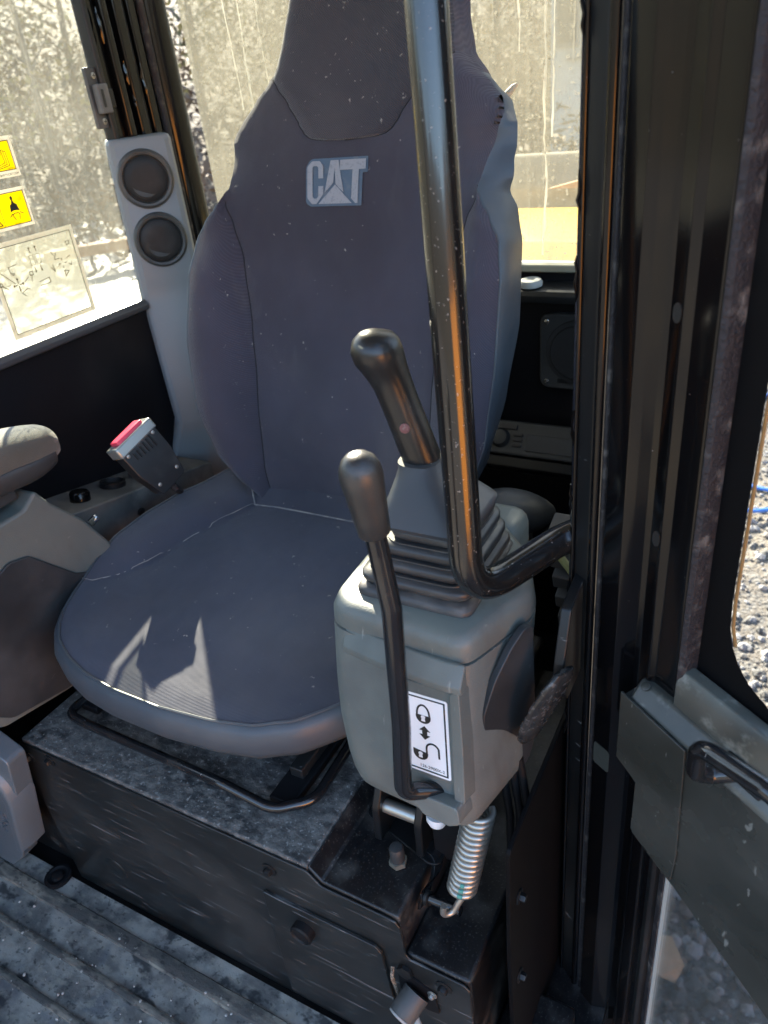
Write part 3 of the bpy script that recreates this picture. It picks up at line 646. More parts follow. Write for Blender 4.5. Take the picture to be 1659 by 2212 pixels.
patch(panels['centre'], lambda w_: -us_(w_), lambda w_: 0, -.02, .471, 24); patch(panels['centre'], lambda w_: 0, us_, -.02, .471, 24)
patch(panels['l'], lambda w_: -hf(w_), lambda w_: -us_(w_), -.02, .471, 20)
patch(panels['r'], us_, hf, -.02, .471, 20)
patch(panels['centre'], lambda w_: -hf(w_), lambda w_: 0, .471, .536, 24); patch(panels['centre'], lambda w_: 0, hf, .471, .536, 24)
patch(panels['centre'], lambda w_: -hf(w_), lambda w_: -hi_(w_), .536, .566, 24); patch(panels['centre'], lambda w_: -hf(w_), lambda w_: -hi_(w_), .566, .86, 24)
patch(panels['centre'], hi_, hf, .536, .566, 24); patch(panels['centre'], hi_, hf, .566, .86, 24)
patch(panels['head'], lambda w_: -hi_(w_), hi_, .536, .566, 40); patch(panels['head'], lambda w_: -hi_(w_), hi_, .566, .86, 40)
for b_ in panels.values(): bmesh.ops.remove_doubles(b_, verts=b_.verts, dist=.0002)
bk = obj('backrest', panels['centre'], fabric, seat, ang=60)
obj('side_bolster', panels['l'], fabric, seat, ang=60); obj('side_bolster', panels['r'], fabric, seat, ang=60)
obj('headrest_panel', panels['head'], fabric_head, seat, ang=60)
bm = B(); rows = []
for w_ in ws:
    h_ = hf(w_); de = dprof(h_, w_); ho = interp([(-.02, .14), (.03, .175), (.1, .224), (.2, .246), (.3, .258), (.40, .255), (.44, .247), (.47, .240), (.51, .236), (.545, .233), (.575, .218), (.61, .182), (.645, .156), (.69, .144), (.8, .126), (.86, .098)], w_)
    fold = .007*math.exp(-((w_-.466)/.014)**2)
    sec = [(h_, de), (h_+.003, de-.005), (h_+(ho-h_)*.35+.003-fold*.3, min(de*.55-.010, de-.012)), (ho-fold, min(-.034, de-.022)), (ho-.018-fold*.5, -.070), (ho-.042, -.105), (ho-.075, -.122)]
    lsec = sec if w_ < .475 else [(h_, de), (h_+.001, de-.006), (h_-.001, de-.016), (h_-.006, de-.035), (h_-.020, de-.060), (h_-.042, -.110), (h_-.075, -.125)]
    full = [(-u_, d_) for u_, d_ in lsec] ; rows.append(([bp(u_, w_, d_) for u_, d_ in sec], [bp(u_, w_, d_) for u_, d_ in full]))
kl = 85; kr = 109
loft(bm, [r_[0] for r_ in rows[:kr]], cap=False, closed=False); loft(bm, [r_[1] for r_ in rows[:kl]], cap=False, closed=False)
obj('backrest_trim', bm, vinyl, seat, ang=60)
bm = B(); loft(bm, [r_[0] for r_ in rows[kr-1:]], cap=False, closed=False); loft(bm, [r_[1] for r_ in rows[kl-1:]], cap=False, closed=False); obj('shoulder_wrap', bm, fabric, seat, ang=60)
bm = B(); loft(bm, [[r_[1][-1], r_[0][-1]] for r_ in rows], cap=False, closed=False); obj('back_shell', bm, plastic_dk, seat, ang=60)
def seam(name, pts, m_, r=.0011, parent=seat):
    bm = B(); tube(bm, pts, r, 6); return obj(name, bm, m_, parent)
for s_ in (-1, 1):
    seam('seam', [bp(s_*us_(w_), w_, dprof(s_*us_(w_), w_)+.0002) for w_ in [.01+.46*k/60 for k in range(61)]], seamdk, .0012)
    seam('piping', [bp(s_*hf(w_), w_, dprof(hf(w_), w_)+.0005) for w_ in [.02+(.435 if s_ < 0 else .445)*k/90 for k in range(91)]], vinyl, .0016)
seam('seam', [bp(s_*hi_(w_), w_, dprof(hi_(w_), w_)) for s_, w_ in [(-1, .636-.0998*k/40) for k in range(41)]+[(1, .536+.1*k/40) for k in range(41)]], seamdk, .0012)
# logo on the backrest
lg = [(-.073, -.029), (-.073, .022), (-.0645, .034), (.0375, .034), (.0375, .012), (.0285, .012), (.0265, -.034), (-.064, -.034)]
def logopoly(bm, poly, d):
    c = sum((Vector(p) for p in poly), Vector((0, 0)))/len(poly)
    vs = [bm.verts.new(bp(a*.93+.003, .482+b*.93, dprof(a*.93+.003, .482+b*.93)+d)) for a, b in poly]
    es = bm.faces.new(vs); bmesh.ops.triangulate(bm, faces=[es])
bm = B(); logopoly(bm, rpoly(lg, [.012, .012, .012, .002, .002, .002, .002, .008], 4), .0016)
lo = obj('logo', bm, logo_bl, seat)
ltr = [
 rpoly([(-.0695, -.022), (-.0695, .023), (-.061, .0305), (-.047, .0305), (-.0405, .023), (-.0405, .006), (-.0495, .006), (-.0495, .0215), (-.0525, .0235), (-.0575, .0235), (-.060, .0215), (-.060, -.0195), (-.0575, -.0225), (-.0525, -.0225), (-.0495, -.0195), (-.0495, -.005), (-.0405, -.005), (-.0405, -.0165), (-.053, -.0305), (-.061, -.0305)], [.004, .006, .004, .004, .006, 0, 0, .002, 0, 0, .002, .002, 0, 0, .002, 0, 0, 0, .002, .004], 3),
 [(-.0385, -.0145), (-.0275, .0305), (-.0135, .0305), (-.0045, -.0145), (-.0125, -.0085), (-.0185, -.0025), (-.0205, .019), (-.0225, -.0005), (-.0285, -.0065)],
 [(-.0105, .0305), (.0345, .0305), (.0345, .0165), (.0225, .0165), (.0205, -.0305), (.0165, -.0305), (.009, -.0235), (.0115, .0165), (-.0105, .0165)],
 [(-.0495, -.0305), (-.0195, -.0035), (.0105, -.0305)]]
for p_ in ltr:
    bm = B(); logopoly(bm, p_, .0030); obj('letter', bm, logo_wh, lo)
# cushion
HC = [(.4165, 0), (.4175, .075), (.424, .130), (.436, .172), (.452, .206), (.475, .232), (.505, .252), (.56, .276), (.64, .292), (.72, .298), (.80, .290), (.86, .266), (.915, .240), (.945, .20), (.955, 0)]
ys = [h_[0] for h_ in HC]
HR = [(.4165, 0), (.4225, .075), (.433, .130), (.453, .172), (.482, .200), (.512, .226), (.56, .260), (.64, .288), (.72, .296), (.80, .290), (.86, .266), (.915, .240), (.945, .20), (.955, 0)]
left = [(-h_, y_) for y_, h_ in HC]; right = [(h_, y_) for y_, h_ in reversed(HR[1:-1])]
out = [(u_+.004, y_) for u_, y_ in resample(rpoly(left+right, .02, 3), 220)]
BS = [(.55, .30), (.57, .255), (.60, .228), (.633, .210), (.723, .203), (.784, .178), (.838, .163), (.92, .236)]
def cz(u, y_):
    z = .487+.012*min(1, max(0, (y_-.415)/.12)) - .004*max(0, (y_-.6)/.3)
    if .55 < y_ < .94:
        b = interp(BS, y_); t = (abs(u)-b)/.05
        k = min(1, max(0, (y_-.55)/.10))
        if t > 0: z += .022*k*min(1, t)**1.0*(2-min(1, t))*.9
        else: z -= .004*k*max(0, 1+t)
    if y_ > .838: z += .030*min(1, (y_-.838)/.06)*(1 if abs(u) < .163+(y_-.838)*.9 else .3)
    z -= .006*(1-min(1, max(0, (y_-.415)/.03)))
    return z
bm = B(); secs = []; cy = .66
for k in range(1, 41):
    f = (k/40)**.8; secs.append([(CX+u*f, cy+(y_-cy)*f, cz(u*f, cy+(y_-cy)*f)) for u, y_ in out])
rows = loft(bm, secs, cap=False)
bm.faces.new(list(reversed(rows[0])))
obj('cushion', bm, fabric_cush, seat, ang=60)
bm = B(); secs = []
for off, dz, ab in ((0, 0, 0), (.004, -.001, 0), (.009, -.007, 0), (.012, -.019, 0), (.011, -.035, 0), (.002, -.050, 0), (-.018, -.058, 0), (-.05, -.062, 0)):
    s_ = []
    nO = len(out)
    for i, (u, y_) in enumerate(out):
        a = Vector(out[i-1]); b = Vector(out[(i+1) % nO]); t_ = (b-a).normalized(); nrm = Vector((t_.y, -t_.x))
        if nrm.dot(Vector((u, y_-cy))) < 0: nrm = -nrm
        s_.append((CX+u+nrm.x*off, y_+nrm.y*off, cz(u, y_)+dz))
    secs.append(s_)
rows = loft(bm, secs, cap=False); bm.faces.new(rows[-1]); obj('cushion_trim', bm, vinyl, seat, ang=60)
seam('piping', [(CX+u, y_, cz(u, y_)+.0008) for u, y_ in out+out[:1] if y_ < .9], vinyl, .0018)
fr_pts = lambda pts: [(CX+u, y_, cz(u, y_)+.0006) for u, y_ in pts]
def dense(pts, n=14):
    o_ = []
    for a, b in zip(pts, pts[1:]): o_ += [(a[0]+(b[0]-a[0])*k/n, a[1]+(b[1]-a[1])*k/n) for k in range(n)]
    return o_+[pts[-1]]
seam('seam', fr_pts(dense([(-.163, .838), (.163, .838)])), seamm, .0015)
for s_ in (-1, 1):
    seam('seam', fr_pts(dense([(s_*.163, .838), (s_*.236, .925)])), seamm, .0015)
    seam('seam', fr_pts(dense([(s_*u, y_) for u, y_ in ((.163, .838), (.1805, .784), (.200, .723), (.212, .633), (.232, .592), (.258, .566), (.282, .562))])), seamm, .0007)
bm = B(); box(bm, -.875, -.855, .93, .985, .36, .56); obj('hinge_bracket', bm, M('bracket_grey', (.28, .30, .32), .3, metal=.6), seat, bevel=.003)
bm = B(); tube(bm, [(-.868, .945, .39), (-.868, .945, .53)], .006, 10); obj('hinge_pin', bm, rust, seat)

# ================================================================== lever console on the door side
con = thing('lever_console', 'grey lever console beside the door with dark side insert', 'console', (-.28, .55, .43))
def csec(z):
    """plan outline of the console at height z; the front leans back, the flank turns out to the rear"""
    t = (z-.460)/.200; t = max(0, min(1, t)); f = .420+.052*t**1.3
    fr_ = [(interp([(0, -.338), (.2, -.352), (.5, -.366), (1, -.374)], t), f+.006), (-.205-.016*t, f-.004), (-.184, f+.092), (-.208, .612), (-.255, .66), (-.375, .66)]
    return fr_
def csect(z, inset=0, n=96):
    P = rpoly(csec(z), [.030, .022, .035, .03, .03, .03], 6); P = resample(P, n)
    c = Vector((-.275, .56))
    return [((p[0]-c.x)*(1-inset)+c.x, (p[1]-c.y)*(1-inset)+c.y, z) for p in P]
bm = B(); loft(bm, [csect(.459, .10), csect(.461, .05), csect(.469, .012), csect(.482), csect(.50), csect(.54), csect(.58), csect(.61), csect(.632)]); obj('lower_shell', bm, plastic, con)
bm = B()
def ctop(z, dz_r, inset): return [(x, y_, z+dz_r*max(0, (y_-.47))) for x, y_, _ in csect(.632, inset)]
loft(bm, [csect(.6342, .006), csect(.6355, .001), csect(.640, 0), ctop(.649, .03, .012), ctop(.657, .05, .05), ctop(.661, .06, .12), ctop(.662, .06, .3)]); obj('upper_cover', bm, plastic, con)
bm = B(); box(bm, -.300, -.236, .640, .700, .60, .668); obj('rear_riser', bm, plastic, con, bevel=.018)
# dark insert on the flank, following the outward turn
fl0 = Vector((-.2205, .447, 0)); fl1 = Vector((-.1795, .552, 0)); FU = (fl1-fl0).normalized(); 
flr = (Vector((-.2155, .440, 0)), FU, Z, FU.cross(Z))
bm = B(); prism(bm, rpoly([(.030, .466), (.026, .575), (.044, .608), (.066, .632), (.086, .645), (.097, .641), (.101, .50), (.088, .462)], [.01, .03, .04, .05, .02, .006, .02, .02], 5), flr, -.006, .0014); obj('side_insert', bm, insert_m, con, bevel=.001)
# front recess with the label
fn = Vector((-.05, -.235, .052*1.15)).normalized()
z0c = Vector((-.272, .4245, .487)); FV = Vector((-.022, .055, .235)).normalized(); FUx = Vector((1, -.12, 0)).normalized(); FUx = (FUx-FV*FUx.dot(FV)).normalized()
LF = (z0c + FV*.029 + Vector((.006, 0, 0)), FUx, FV*.86, FUx.cross(FV))
bm = B(); prism(bm, rrect(-.010, .052, -.004, .112, .006), LF, -.004, .0015); obj('label_panel', bm, plastic, con, bevel=.002)
bm = B(); loft(bm, [[LF[0]+LF[1]*u_+LF[2]*v_+LF[3]*e_ for v_, e_ in ((.116+dv, -.008), (.116+dv, .0075-de), (.124+dv, .0085-de), (.146+dv, -.001-de), (.146+dv, -.008))] for u_, dv, de in ((-.07, .010, .004), (-.02, .004, .0), (.045, -.003, .0), (.062, -.005, .004))]); obj('upper_lip', bm, plastic, con, bevel=.003)
bm = B(); prism(bm, rpoly([(.0495, -.02), (.0500, .110), (.0600, .116), (.0615, .05), (.0610, -.02)], .003, 3), LF, -.016, .0045); obj('pocket_rim', bm, plastic, con, bevel=.004)
bm = B(); prism(bm, rpoly([(.002, -.018), (.058, -.020), (.060, -.040), (.048, -.047), (.020, -.044), (.010, -.033), (-.002, -.031)], .006, 3), LF, -.012, .014); obj('lower_lip', bm, plastic, con, bevel=.004)
# wrist rest behind
bm = B(); secs = []
for k in range(15):
    t = k/14; s_ = max(.05, math.sin(PI*min(1, .06+.94*(t if t < .5 else 1-t)*2)/2))**.6
    c_ = Vector((-.365+.09*t, .80+.10*t, .568-.03*t))
    secs.append([c_+Vector((.75, -.66, 0))*(.040*s_*cos(a))+Z*(.036*s_*sin(a)*(1 if sin(a) > 0 else .8)) for a in [2*PI*j/24 for j in range(24)]])
loft(bm, secs); obj('wrist_rest', bm, M('wrist_vinyl', (.022, .026, .030), .5, ((DUST, 8, .45, .85, .2),), bump=(300, .3, .0006)), con)
# label
lab = thing('lock_label', 'white label with open and closed padlock symbols on grey console', 'label', z0c)
bm = B(); prism(bm, rrect(-.007, .046, .001, .098, .003), LF, .0017, .0021); obj('sheet', bm, white_l, lab)
bm = B()
strokes(bm, LF, [[(-.0045, .0045), (.0425, .0045), (.0425, .0945), (-.0045, .0945), (-.0045, .0045)]], .0016, .0022, .0025); obj('border', bm, black_l, lab)
def arc(cx_, cy_, rx, ry, a0, a1, n=12): return [(cx_+rx*cos(rad(a0+(a1-a0)*k/n)), cy_+ry*sin(rad(a0+(a1-a0)*k/n))) for k in range(n+1)]
bm = B(); prism(bm, arc(.019, .0715, .0082, .0080, 180, 360)+[(.0272, .0735), (.0108, .0735)], LF, .0022, .0025)
strokes(bm, LF, [arc(.019, .0745, .0068, .0115, 0, 180)], .0019, .0022, .0025); obj('closed_padlock', bm, black_l, lab)
bm = B(); prism(bm, [(.0175, .0715), (.0205, .0715), (.0212, .0665), (.0168, .0665)], LF, .0026, .0028); prism(bm, arc(.019, .0715, .0024, .0022, 0, 360), LF, .0026, .0028); obj('keyhole', bm, white_l, lab)
bm = B(); prism(bm, [(.0195, .0605), (.0255, .0545), (.0222, .0545), (.0222, .0495), (.0255, .0495), (.0195, .0435), (.0135, .0495), (.0168, .0495), (.0168, .0545), (.0135, .0545)], LF, .0022, .0025); obj('arrow', bm, black_l, lab)
bm = B(); prism(bm, arc(.0135, .0245, .0082, .0080, 180, 360)+[(.0217, .0265), (.0053, .0290)], LF, .0022, .0025)
strokes(bm, LF, [[(.0205, .0265)]+arc(.0275, .0330, .0070, .0075, 180, 20)+[(.0342, .0250)]], .0019, .0022, .0025); obj('open_padlock', bm, black_l, lab)
bm = B(); prism(bm, [(.012, .0245), (.015, .0245), (.0157, .0195), (.0113, .0195)], LF, .0026, .0028); prism(bm, arc(.0135, .0245, .0024, .0022, 0, 360), LF, .0026, .0028); obj('keyhole', bm, white_l, lab)
text_on('part_number', '126-2900X-2', .0052, LF, black_l, lab, at=(.0115, .0075), d=.0022)

# joystick with boot
joy = thing('joystick', 'black joystick with red spot and ribbed rubber boot on console', 'joystick', (-.29, .57, .66))
def bsec(cx_, cy_, hx, hy, z, r=.02, tz=0): return [(x, y_, z+tz*(y_-cy_)) for x, y_ in resample(rrect(cx_-hx, cx_+hx, cy_-hy, cy_+hy, r), 64)]
bm = B(); secs = []
c0 = (-.2865, .557); c1 = (-.290, .578)
secs.append(bsec(c0[0], c0[1], .061, .067, .657, .014)); secs.append(bsec(c0[0], c0[1], .061, .067, .668, .014)); secs.append(bsec(c0[0], c0[1], .057, .063, .672, .014))
nr = 4
for k in range(nr):
    z_ = .674+k*.0140; f = 1-k*.075
    for dz_, g in ((0, .92), (.002, .985), (.0045, 1.0), (.008, 1.0), (.0105, .975), (.012, .90), (.0135, .895)):
        secs.append(bsec(c0[0]+.002*k, c0[1]+.003*k, (.0585*(1-k*.10))*g, (.0625*(1-k*.085))*g, z_+dz_, .02, .06*k/nr))
loft(bm, secs); obj('boot', bm, bootm, joy, ang=50)
ja = Vector((-.035, -.005, .13)).normalized()
bm = B(); cb = Vector((-.2830, .562, .727))
secs = []
for t, hx, hy in ((0, .0450, .047), (.0045, .0470, .049), (.008, .0450, .047), (.024, .034, .036), (.038, .0255, .028), (.046, .0215, .023), (.052, .0205, .0215)):
    c_ = cb + Vector((-.017, .006, .048))*(t/.048)
    secs.append([(x, y_, c_.z) for x, y_ in resample(rrect(c_.x-hx, c_.x+hx, c_.y-hy, c_.y+hy, min(.018, hx*.9)), 64)])
loft(bm, secs); obj('collar', bm, M('collar_rubber', (.038, .041, .046), .5, (((.3, .28, .25), 12, .5, .85, .2),), bump=(300, .2, .0006)), joy, ang=50)
g0 = Vector((-.3000, .572, .770)); g1 = Vector((-.327, .572, .853)); g2 = Vector((-.333, .568, .875)); g3 = Vector((-.338, .563, .891))
bm = B(); gp = [g0, g0.lerp(g1, .02), g0.lerp(g1, .06), g0.lerp(g1, .4), g0.lerp(g1, .75), g1, g1.lerp(g2, .5), g2, g2.lerp(g3, .5), g3, g3+Vector((-.001, -.001, .006)), g3+Vector((-.0012, -.0014, .010)), g3+Vector((-.0013, -.0015, .0118))]
tube(bm, gp, [.0160, .0178, .0185, .0182, .0178, .0185, .0200, .0222, .0234, .0215, .0165, .0100, .0035], 32); obj('grip', bm, gripm, joy, ang=70)
gm = g0.lerp(g1, .52); vd = (Vector((0, 0, 1.1))-gm); ax = (g1-g0).normalized(); vd = (vd-ax*vd.dot(ax)).normalized(); vd = (vd - vd.cross(ax)*-.28).normalized()
bm = B(); lathe(bm, gm+vd*.0168, vd, [(0, .0048), (.0018, .0048), (.0022, .0040), (.0020, .0010)], 18); obj('button', bm, pinkm, joy)

# lock lever
lev = thing('lock_lever', 'tall black lock lever with tapered matt knob before the console', 'lever', (-.255, .42, .5))
k0 = Vector((-.2565, .400, .806)); k1 = Vector((-.2600, .396, .866)); kd = (k1-k0).normalized()
bm = B(); lathe(bm, k0, kd, [(0, .0118), (.0008, .0124), (.015, .0134), (.032, .0147), (.0440, .0157), (.0500, .0160), (.056, .0152), (.062, .0124), (.0655, .0084), (.0675, .0035)], 32); obj('knob', bm, knobm, lev, ang=70)
bm = B(); tube(bm, path([k0+kd*.004, k0-kd*.018, (-.2510, .402, .735), (-.2575, .404, .60), (-.2635, .402, .514), (-.228, .440, .494)], [.02, .05, .06, .018], 8), .0086, 16)
obj('rod', bm, leverblk, lev, ang=70)

# lever pivot bracket, plunger and spring on the steps
brk = thing('lever_bracket', 'black pivot bracket plate under the lever console', 'bracket', (-.32, .47, .305))
bm = B(); prism(bm, rpoly([(-.385, .498), (-.284, .466), (-.272, .470), (-.262, .58), (-.385, .58)], .012, 4), (Vector((0, 0, .3045)), X, Y, Z), 0, .003); obj('plate', bm, satin, brk, bevel=.001)
for x_ in (-.352, -.297):
    bm = B(); prism(bm, rpoly([(.470, .3075), (.54, .3075), (.54, .42), (.505, .42), (.472, .36)], [.0, 0, .02, .03, .03], 5), (Vector((x_, 0, 0)), Y, Z, X), -.005, .005); obj('cheek', bm, satin, brk, bevel=.002)
bm = B(); tube(bm, [(-.362, .500, .392), (-.24, .505, .392)], .012, 16); obj('pivot_tube', bm, satin, brk)
bm = B(); tube(bm, [(-.347, .488, .352), (-.302, .488, .352)], .0085, 16); obj('pivot_pin', bm, steel, brk)
bm = B(); box(bm, -.285, -.232, .484, .488, .30, .375); obj('stop_plate', bm, dullblack, brk, bevel=.004)
bm = B(); lathe(bm, (-.268, .470, .397), (0, -.2, -1), [(0, .012), (.006, .012), (.012, .009)], 16); obj('rubber_bump', bm, white_l, brk)
bm = B(); loft(bm, [[Vector(c_)+Vector((a*.2, a, 0))+Vector((b, -b*.3, b)) for a, b in ((-.009, -.0025), (.009, -.0025), (.009, .0025), (-.009, .0025))] for c_ in path([(-.30, .490, .3095), (-.279, .482, .3085), (-.2755, .468, .292), (-.2765, .441, .300), (-.277, .434, .282)], [.012, .02, .02], 6)]); obj('spring_arm', bm, leverblk, brk, bevel=.001)
bm = B(); tube(bm, [(-.278, .436, .292), (-.230, .433, .300)], .0055, 14); obj('spring_post', bm, leverblk, brk)
bm = B(); lathe(bm, (-.273, .4358, .293), (1, -.08, .2), [(0, .0085), (.004, .0085)], 16); obj('post_collar', bm, satin, brk)
spg = thing('tension_spring', 'galvanised coil tension spring with a teal paint mark', 'spring', (-.23, .45, .35))
s0 = Vector((-.2292, .4375, .334)); s1 = Vector((-.2120, .4600, .446)); sd = (s1-s0).normalized(); sa = sd.orthogonal().normalized(); sb = sd.cross(sa); nc = 15.0; SL = (s1-s0).length; R_ = .0132
hel = [s0+sd*SL*k/360+(sa*cos(2*PI*nc*k/360)+sb*sin(2*PI*nc*k/360))*R_ for k in range(361)]
bm = B(); tube(bm, hel, .0036, 10); obj('coil', bm, steel, spg, ang=80)
bm = B(); tube(bm, path([hel[0], s0-sd*.006+sa*.006, s0-sd*.022, s0-sd*.036-sa*.004, s0-sd*.036-sa*.016, s0-sd*.022-sa*.017], .008, 6), .0036, 10); obj('hook', bm, steel, spg, ang=80)
cv = (Vector((0, 0, 1.1))-s0).normalized(); cv = (cv-sd*cv.dot(sd)).normalized()
for k in range(3):
    c_ = s0+sd*(.008+.0080*k)+cv*(R_+.0030); bm = B(); obox(bm, c_, (sd, cv.cross(sd), cv), (.0022, .0028-.0003*k, .0016)); obj('paint_mark', bm, teal, spg, bevel=.0008)
plg = thing('plunger_switch', 'small black plunger with hex nut on the middle step', 'plunger', (-.318, .455, .304))
bm = B(); lathe(bm, (-.318, .455, .304), Z, [(0, .011), (.007, .011)], 6); obj('nut', bm, M('dirty_zinc', (.28, .27, .22), .4, metal=.6), plg)
bm = B(); lathe(bm, (-.318, .455, .3112), Z, [(0, .0085), (.004, .0088), (.018, .0088), (.021, .0075), (.022, .004)], 20); obj('cap', bm, plastic_dk, plg)

# socket on the front of the lower step with its cap, wire and hose
sk = thing('power_socket', 'black round socket with pale ring on front of lowest step', 'socket', (-.275, .39, .19))
bm = B(); prism(bm, rpoly([(-.296, .160), (-.296, .196), (-.278, .202), (-.252, .190), (-.246, .150), (-.262, .146)], .004, 3), fr, .004, .0065); obj('flange', bm, dullblack, sk)
sdv = Vector((-.28, -.86, -.42)).normalized(); sc_ = Vector((-.273, .389, .178))
bm = B(); lathe(bm, sc_, sdv, [(0, .0165), (.004, .0165), (.028, .0158), (.030, .0148)], 28); obj('barrel', bm, plastic_dk, sk)
bm = B(); lathe(bm, sc_+sdv*.0302, sdv, [(0, .0152), (.0022, .0152), (.0028, .0138), (.0008, .0128)], 28); obj('face_ring', bm, M('dusty_ring', (.36, .35, .32), .7, bump=(300, .5, .001)), sk)
for k in range(5):
    a_ = sdv.orthogonal().normalized(); b_ = sdv.cross(a_); c_ = sc_+sdv*.0305+(a_*cos(k*1.257)+b_*sin(k*1.257))*.0072
    bm = B(); lathe(bm, c_, sdv, [(0, .0026), (.0016, .0026)], 10); obj('contact', bm, black_l, sk)
bolt('flange_screw', (-.2535, .3905, .186), -Y, .0035, .004, steel, sk)
bm = B(); tube(bm, path([(-.303, .391, .204), (-.300, .382, .20), (-.296, .384, .165), (-.292, .378, .12), (-.290, .375, .05)], .02), .0024, 8); o = obj('beaded_chain', bm, M('chain', (.34, .27, .20), .4, (((.1, .08, .06), 500, .45, .55, .8),), bump=(600, 1, .002), metal=.5), sk)
bm = B(); tube(bm, path([(-.274, .378, .150), (-.262, .368, .142), (-.24, .370, .115), (-.225, .374, .06)], .03), .0042, 10); obj('hose', bm, greym, sk)
bm = B(); lathe(bm, (-.286, .3925, .208), -Y, [(0, .010), (.005, .010), (.007, .006)], 6); obj('clamp_nut', bm, satin, sk)

# floor well by the door
well = thing('door_side_trim', 'black trim plates and bolts in the narrow well by the door pillar', 'trim', (-.16, .5, 0))
bm = B(); prism(bm, rpoly([(.419, .0), (.414, .29), (.420, .455), (.60, .46), (1.0, .46), (1.0, 0)], .01, 3), (Vector((-.168, 0, 0)), Y, Z, X), -.0025, .0025); obj('side_plate', bm, M('plate_black', (.003, .003, .0035), .6, spec=.12), well, bevel=.001)
for (y_, z_) in ((.440, .36), (.436, .22)):
    bolt('bolt', (-.1652, y_, z_), X, .005, .006, satin, well)
bm = B(); box(bm, -.205, -.12, .44, .52, -.006, .035); obj('step_block', bm, deck2, well, bevel=.006)
bm = B(); box(bm, -.21, -.09, .40, 1.2, -.03, -.006); obj('well_floor', bm, deck2, well)
for i, (a_, b_) in enumerate((((-.204, .50, .48), (-.196, .500, .33)), ((-.195, .505, .48), (-.187, .505, .34)), ((-.188, .51, .48), (-.181, .51, .36)))):
    bm = B(); pts = path([a_, Vector(a_).lerp(Vector(b_), .5)+Vector((.006, -.004, 0)), b_], .03, 6); tube(bm, pts, .0045, 10)
    tag(obj('wiring_loom', bm, dullblack), ['black wiring loom nearest the spring below the console', 'middle black wiring loom below the console', 'rear black wiring loom below the console'][i], 'wiring', 'wiring looms under the console')
bm = B(); loft(bm, [[(-.245+.012*cos(a)*0+x_, y_, z_) for x_, y_, z_ in ((0, 0, 0), (.03, 0, 0), (.03, .02, 0), (0, .02, 0))] for a in (0,)] + [], cap=False) if False else box(bm, -.20, -.178, .53, .56, .235, .33); obj('grommet', bm, rubber, well, bevel=.006)

# seat tilt lever with bracket, behind the console
tl_ = thing('tilt_lever', 'curved black paddle lever on bracket beside door pillar', 'lever', (-.17, .55, .5))
bm = B(); secs = []
for k, (c_, wd, th) in enumerate((((-.1425, .505, .618), .010, .005), ((-.1470, .502, .606), .0170, .006), ((-.1555, .499, .583), .0200, .0065), ((-.1650, .497, .557), .0195, .0065), ((-.1710, .497, .537), .0150, .006), ((-.1725, .497, .528), .0100, .0045), ((-.1728, .497, .5255), .003, .002))):
    c_ = Vector(c_); a_ = Vector((.62, .75, .22)).normalized(); b_ = Vector((-.75, .60, -.3)).normalized()
    secs.append([c_+a_*wd*cos(2*PI*j/16)+b_*th*sin(2*PI*j/16) for j in range(16)])
loft(bm, secs); obj('paddle', bm, M('worn_lever', (.03, .03, .03), .22, (((.32, .31, .30), 130, .50, .80, .4), ((.3, .29, .28), 25, .45, .9, .3)), metal=.4), tl_, ang=70)
bm = B(); prism(bm, rpoly([(.510, .585), (.515, .615), (.535, .665), (.60, .675), (.60, .56), (.53, .56)], .006, 3), (Vector((-.150, 0, 0)), Y, Z, X), -.005, .005); obj('bracket', bm, satin, tl_, bevel=.002)
# pedal behind, ridged
ped = thing('ridged_pad', 'dark ridged rubber pad in the gap behind the console', 'pad', (-.2, .72, .4))
for k in range(6):
    bm = B(); obox(bm, (-.205+.004*k, .78, .585-.03*k), (X, (0, 1, .3), (0, -.3, 1)), (.035, .02, .011)); obj('ridge', bm, M('ridge%d' % k, (.06, .055, .05), .7), ped, bevel=.002)
bm = B(); tube(bm, path([(-.185, .62, .665), (-.170, .625, .640), (-.150, .615, .622), (-.11, .60, .612)], .03), .004, 10)
tag(obj('wire', bm, wirem), 'thin yellowish wire looping from console to door pillar', 'wire')

# grab rail
rail = thing('grab_rail', 'glossy black bent tube grab rail rising in front of seat', 'grab rail', (-.24, .52, .66))
bm = B(); tube(bm, path([(-.2735, .578, 1.40), (-.2245, .489, .688), (-.173, .592, .699), (-.125, .622, .716)], [.040, .05], 12), .0148, 28); obj('tube', bm, railpaint, rail, ang=80)

# ================================================================== left console (operator's right hand)
lc = thing('armrest_console', 'grey console with padded armrest at left edge of photo', 'console', (-.93, .5, .4))
lfr = (Vector((0, 0, 0)), Y, Z, X)
shell = rpoly([(.30, .655), (.42, .655), (.475, .640), (.520, .640), (.545, .657), (.560, .630), (.60, .580), (.632, .520), (.62, .42), (.50, .345), (.38, .37), (.30, .42)], [.01, .02, .02, .02, .006, .02, .03, .02, .04, .05, .03, .02], 5)
bm = B(); prism(bm, shell, lfr, -1.03, -.884); obj('shell', bm, plastic, lc, bevel=.012)
bm = B(); prism(bm, rpoly([(.36, .548), (.470, .588), (.500, .580), (.558, .512), (.612, .485), (.595, .41), (.492, .352), (.39, .378), (.34, .43)], [.02, .02, .015, .02, .02, .03, .04, .03, .02], 5), lfr, -.8838, -.8795); obj('side_insert', bm, insert_m, lc, bevel=.002)
bm = B(); box(bm, -.985, -.91, .36, .45, .651, .662); obj('switch_strip', bm, plastic_dk, lc, bevel=.003)
bm = B(); secs = []
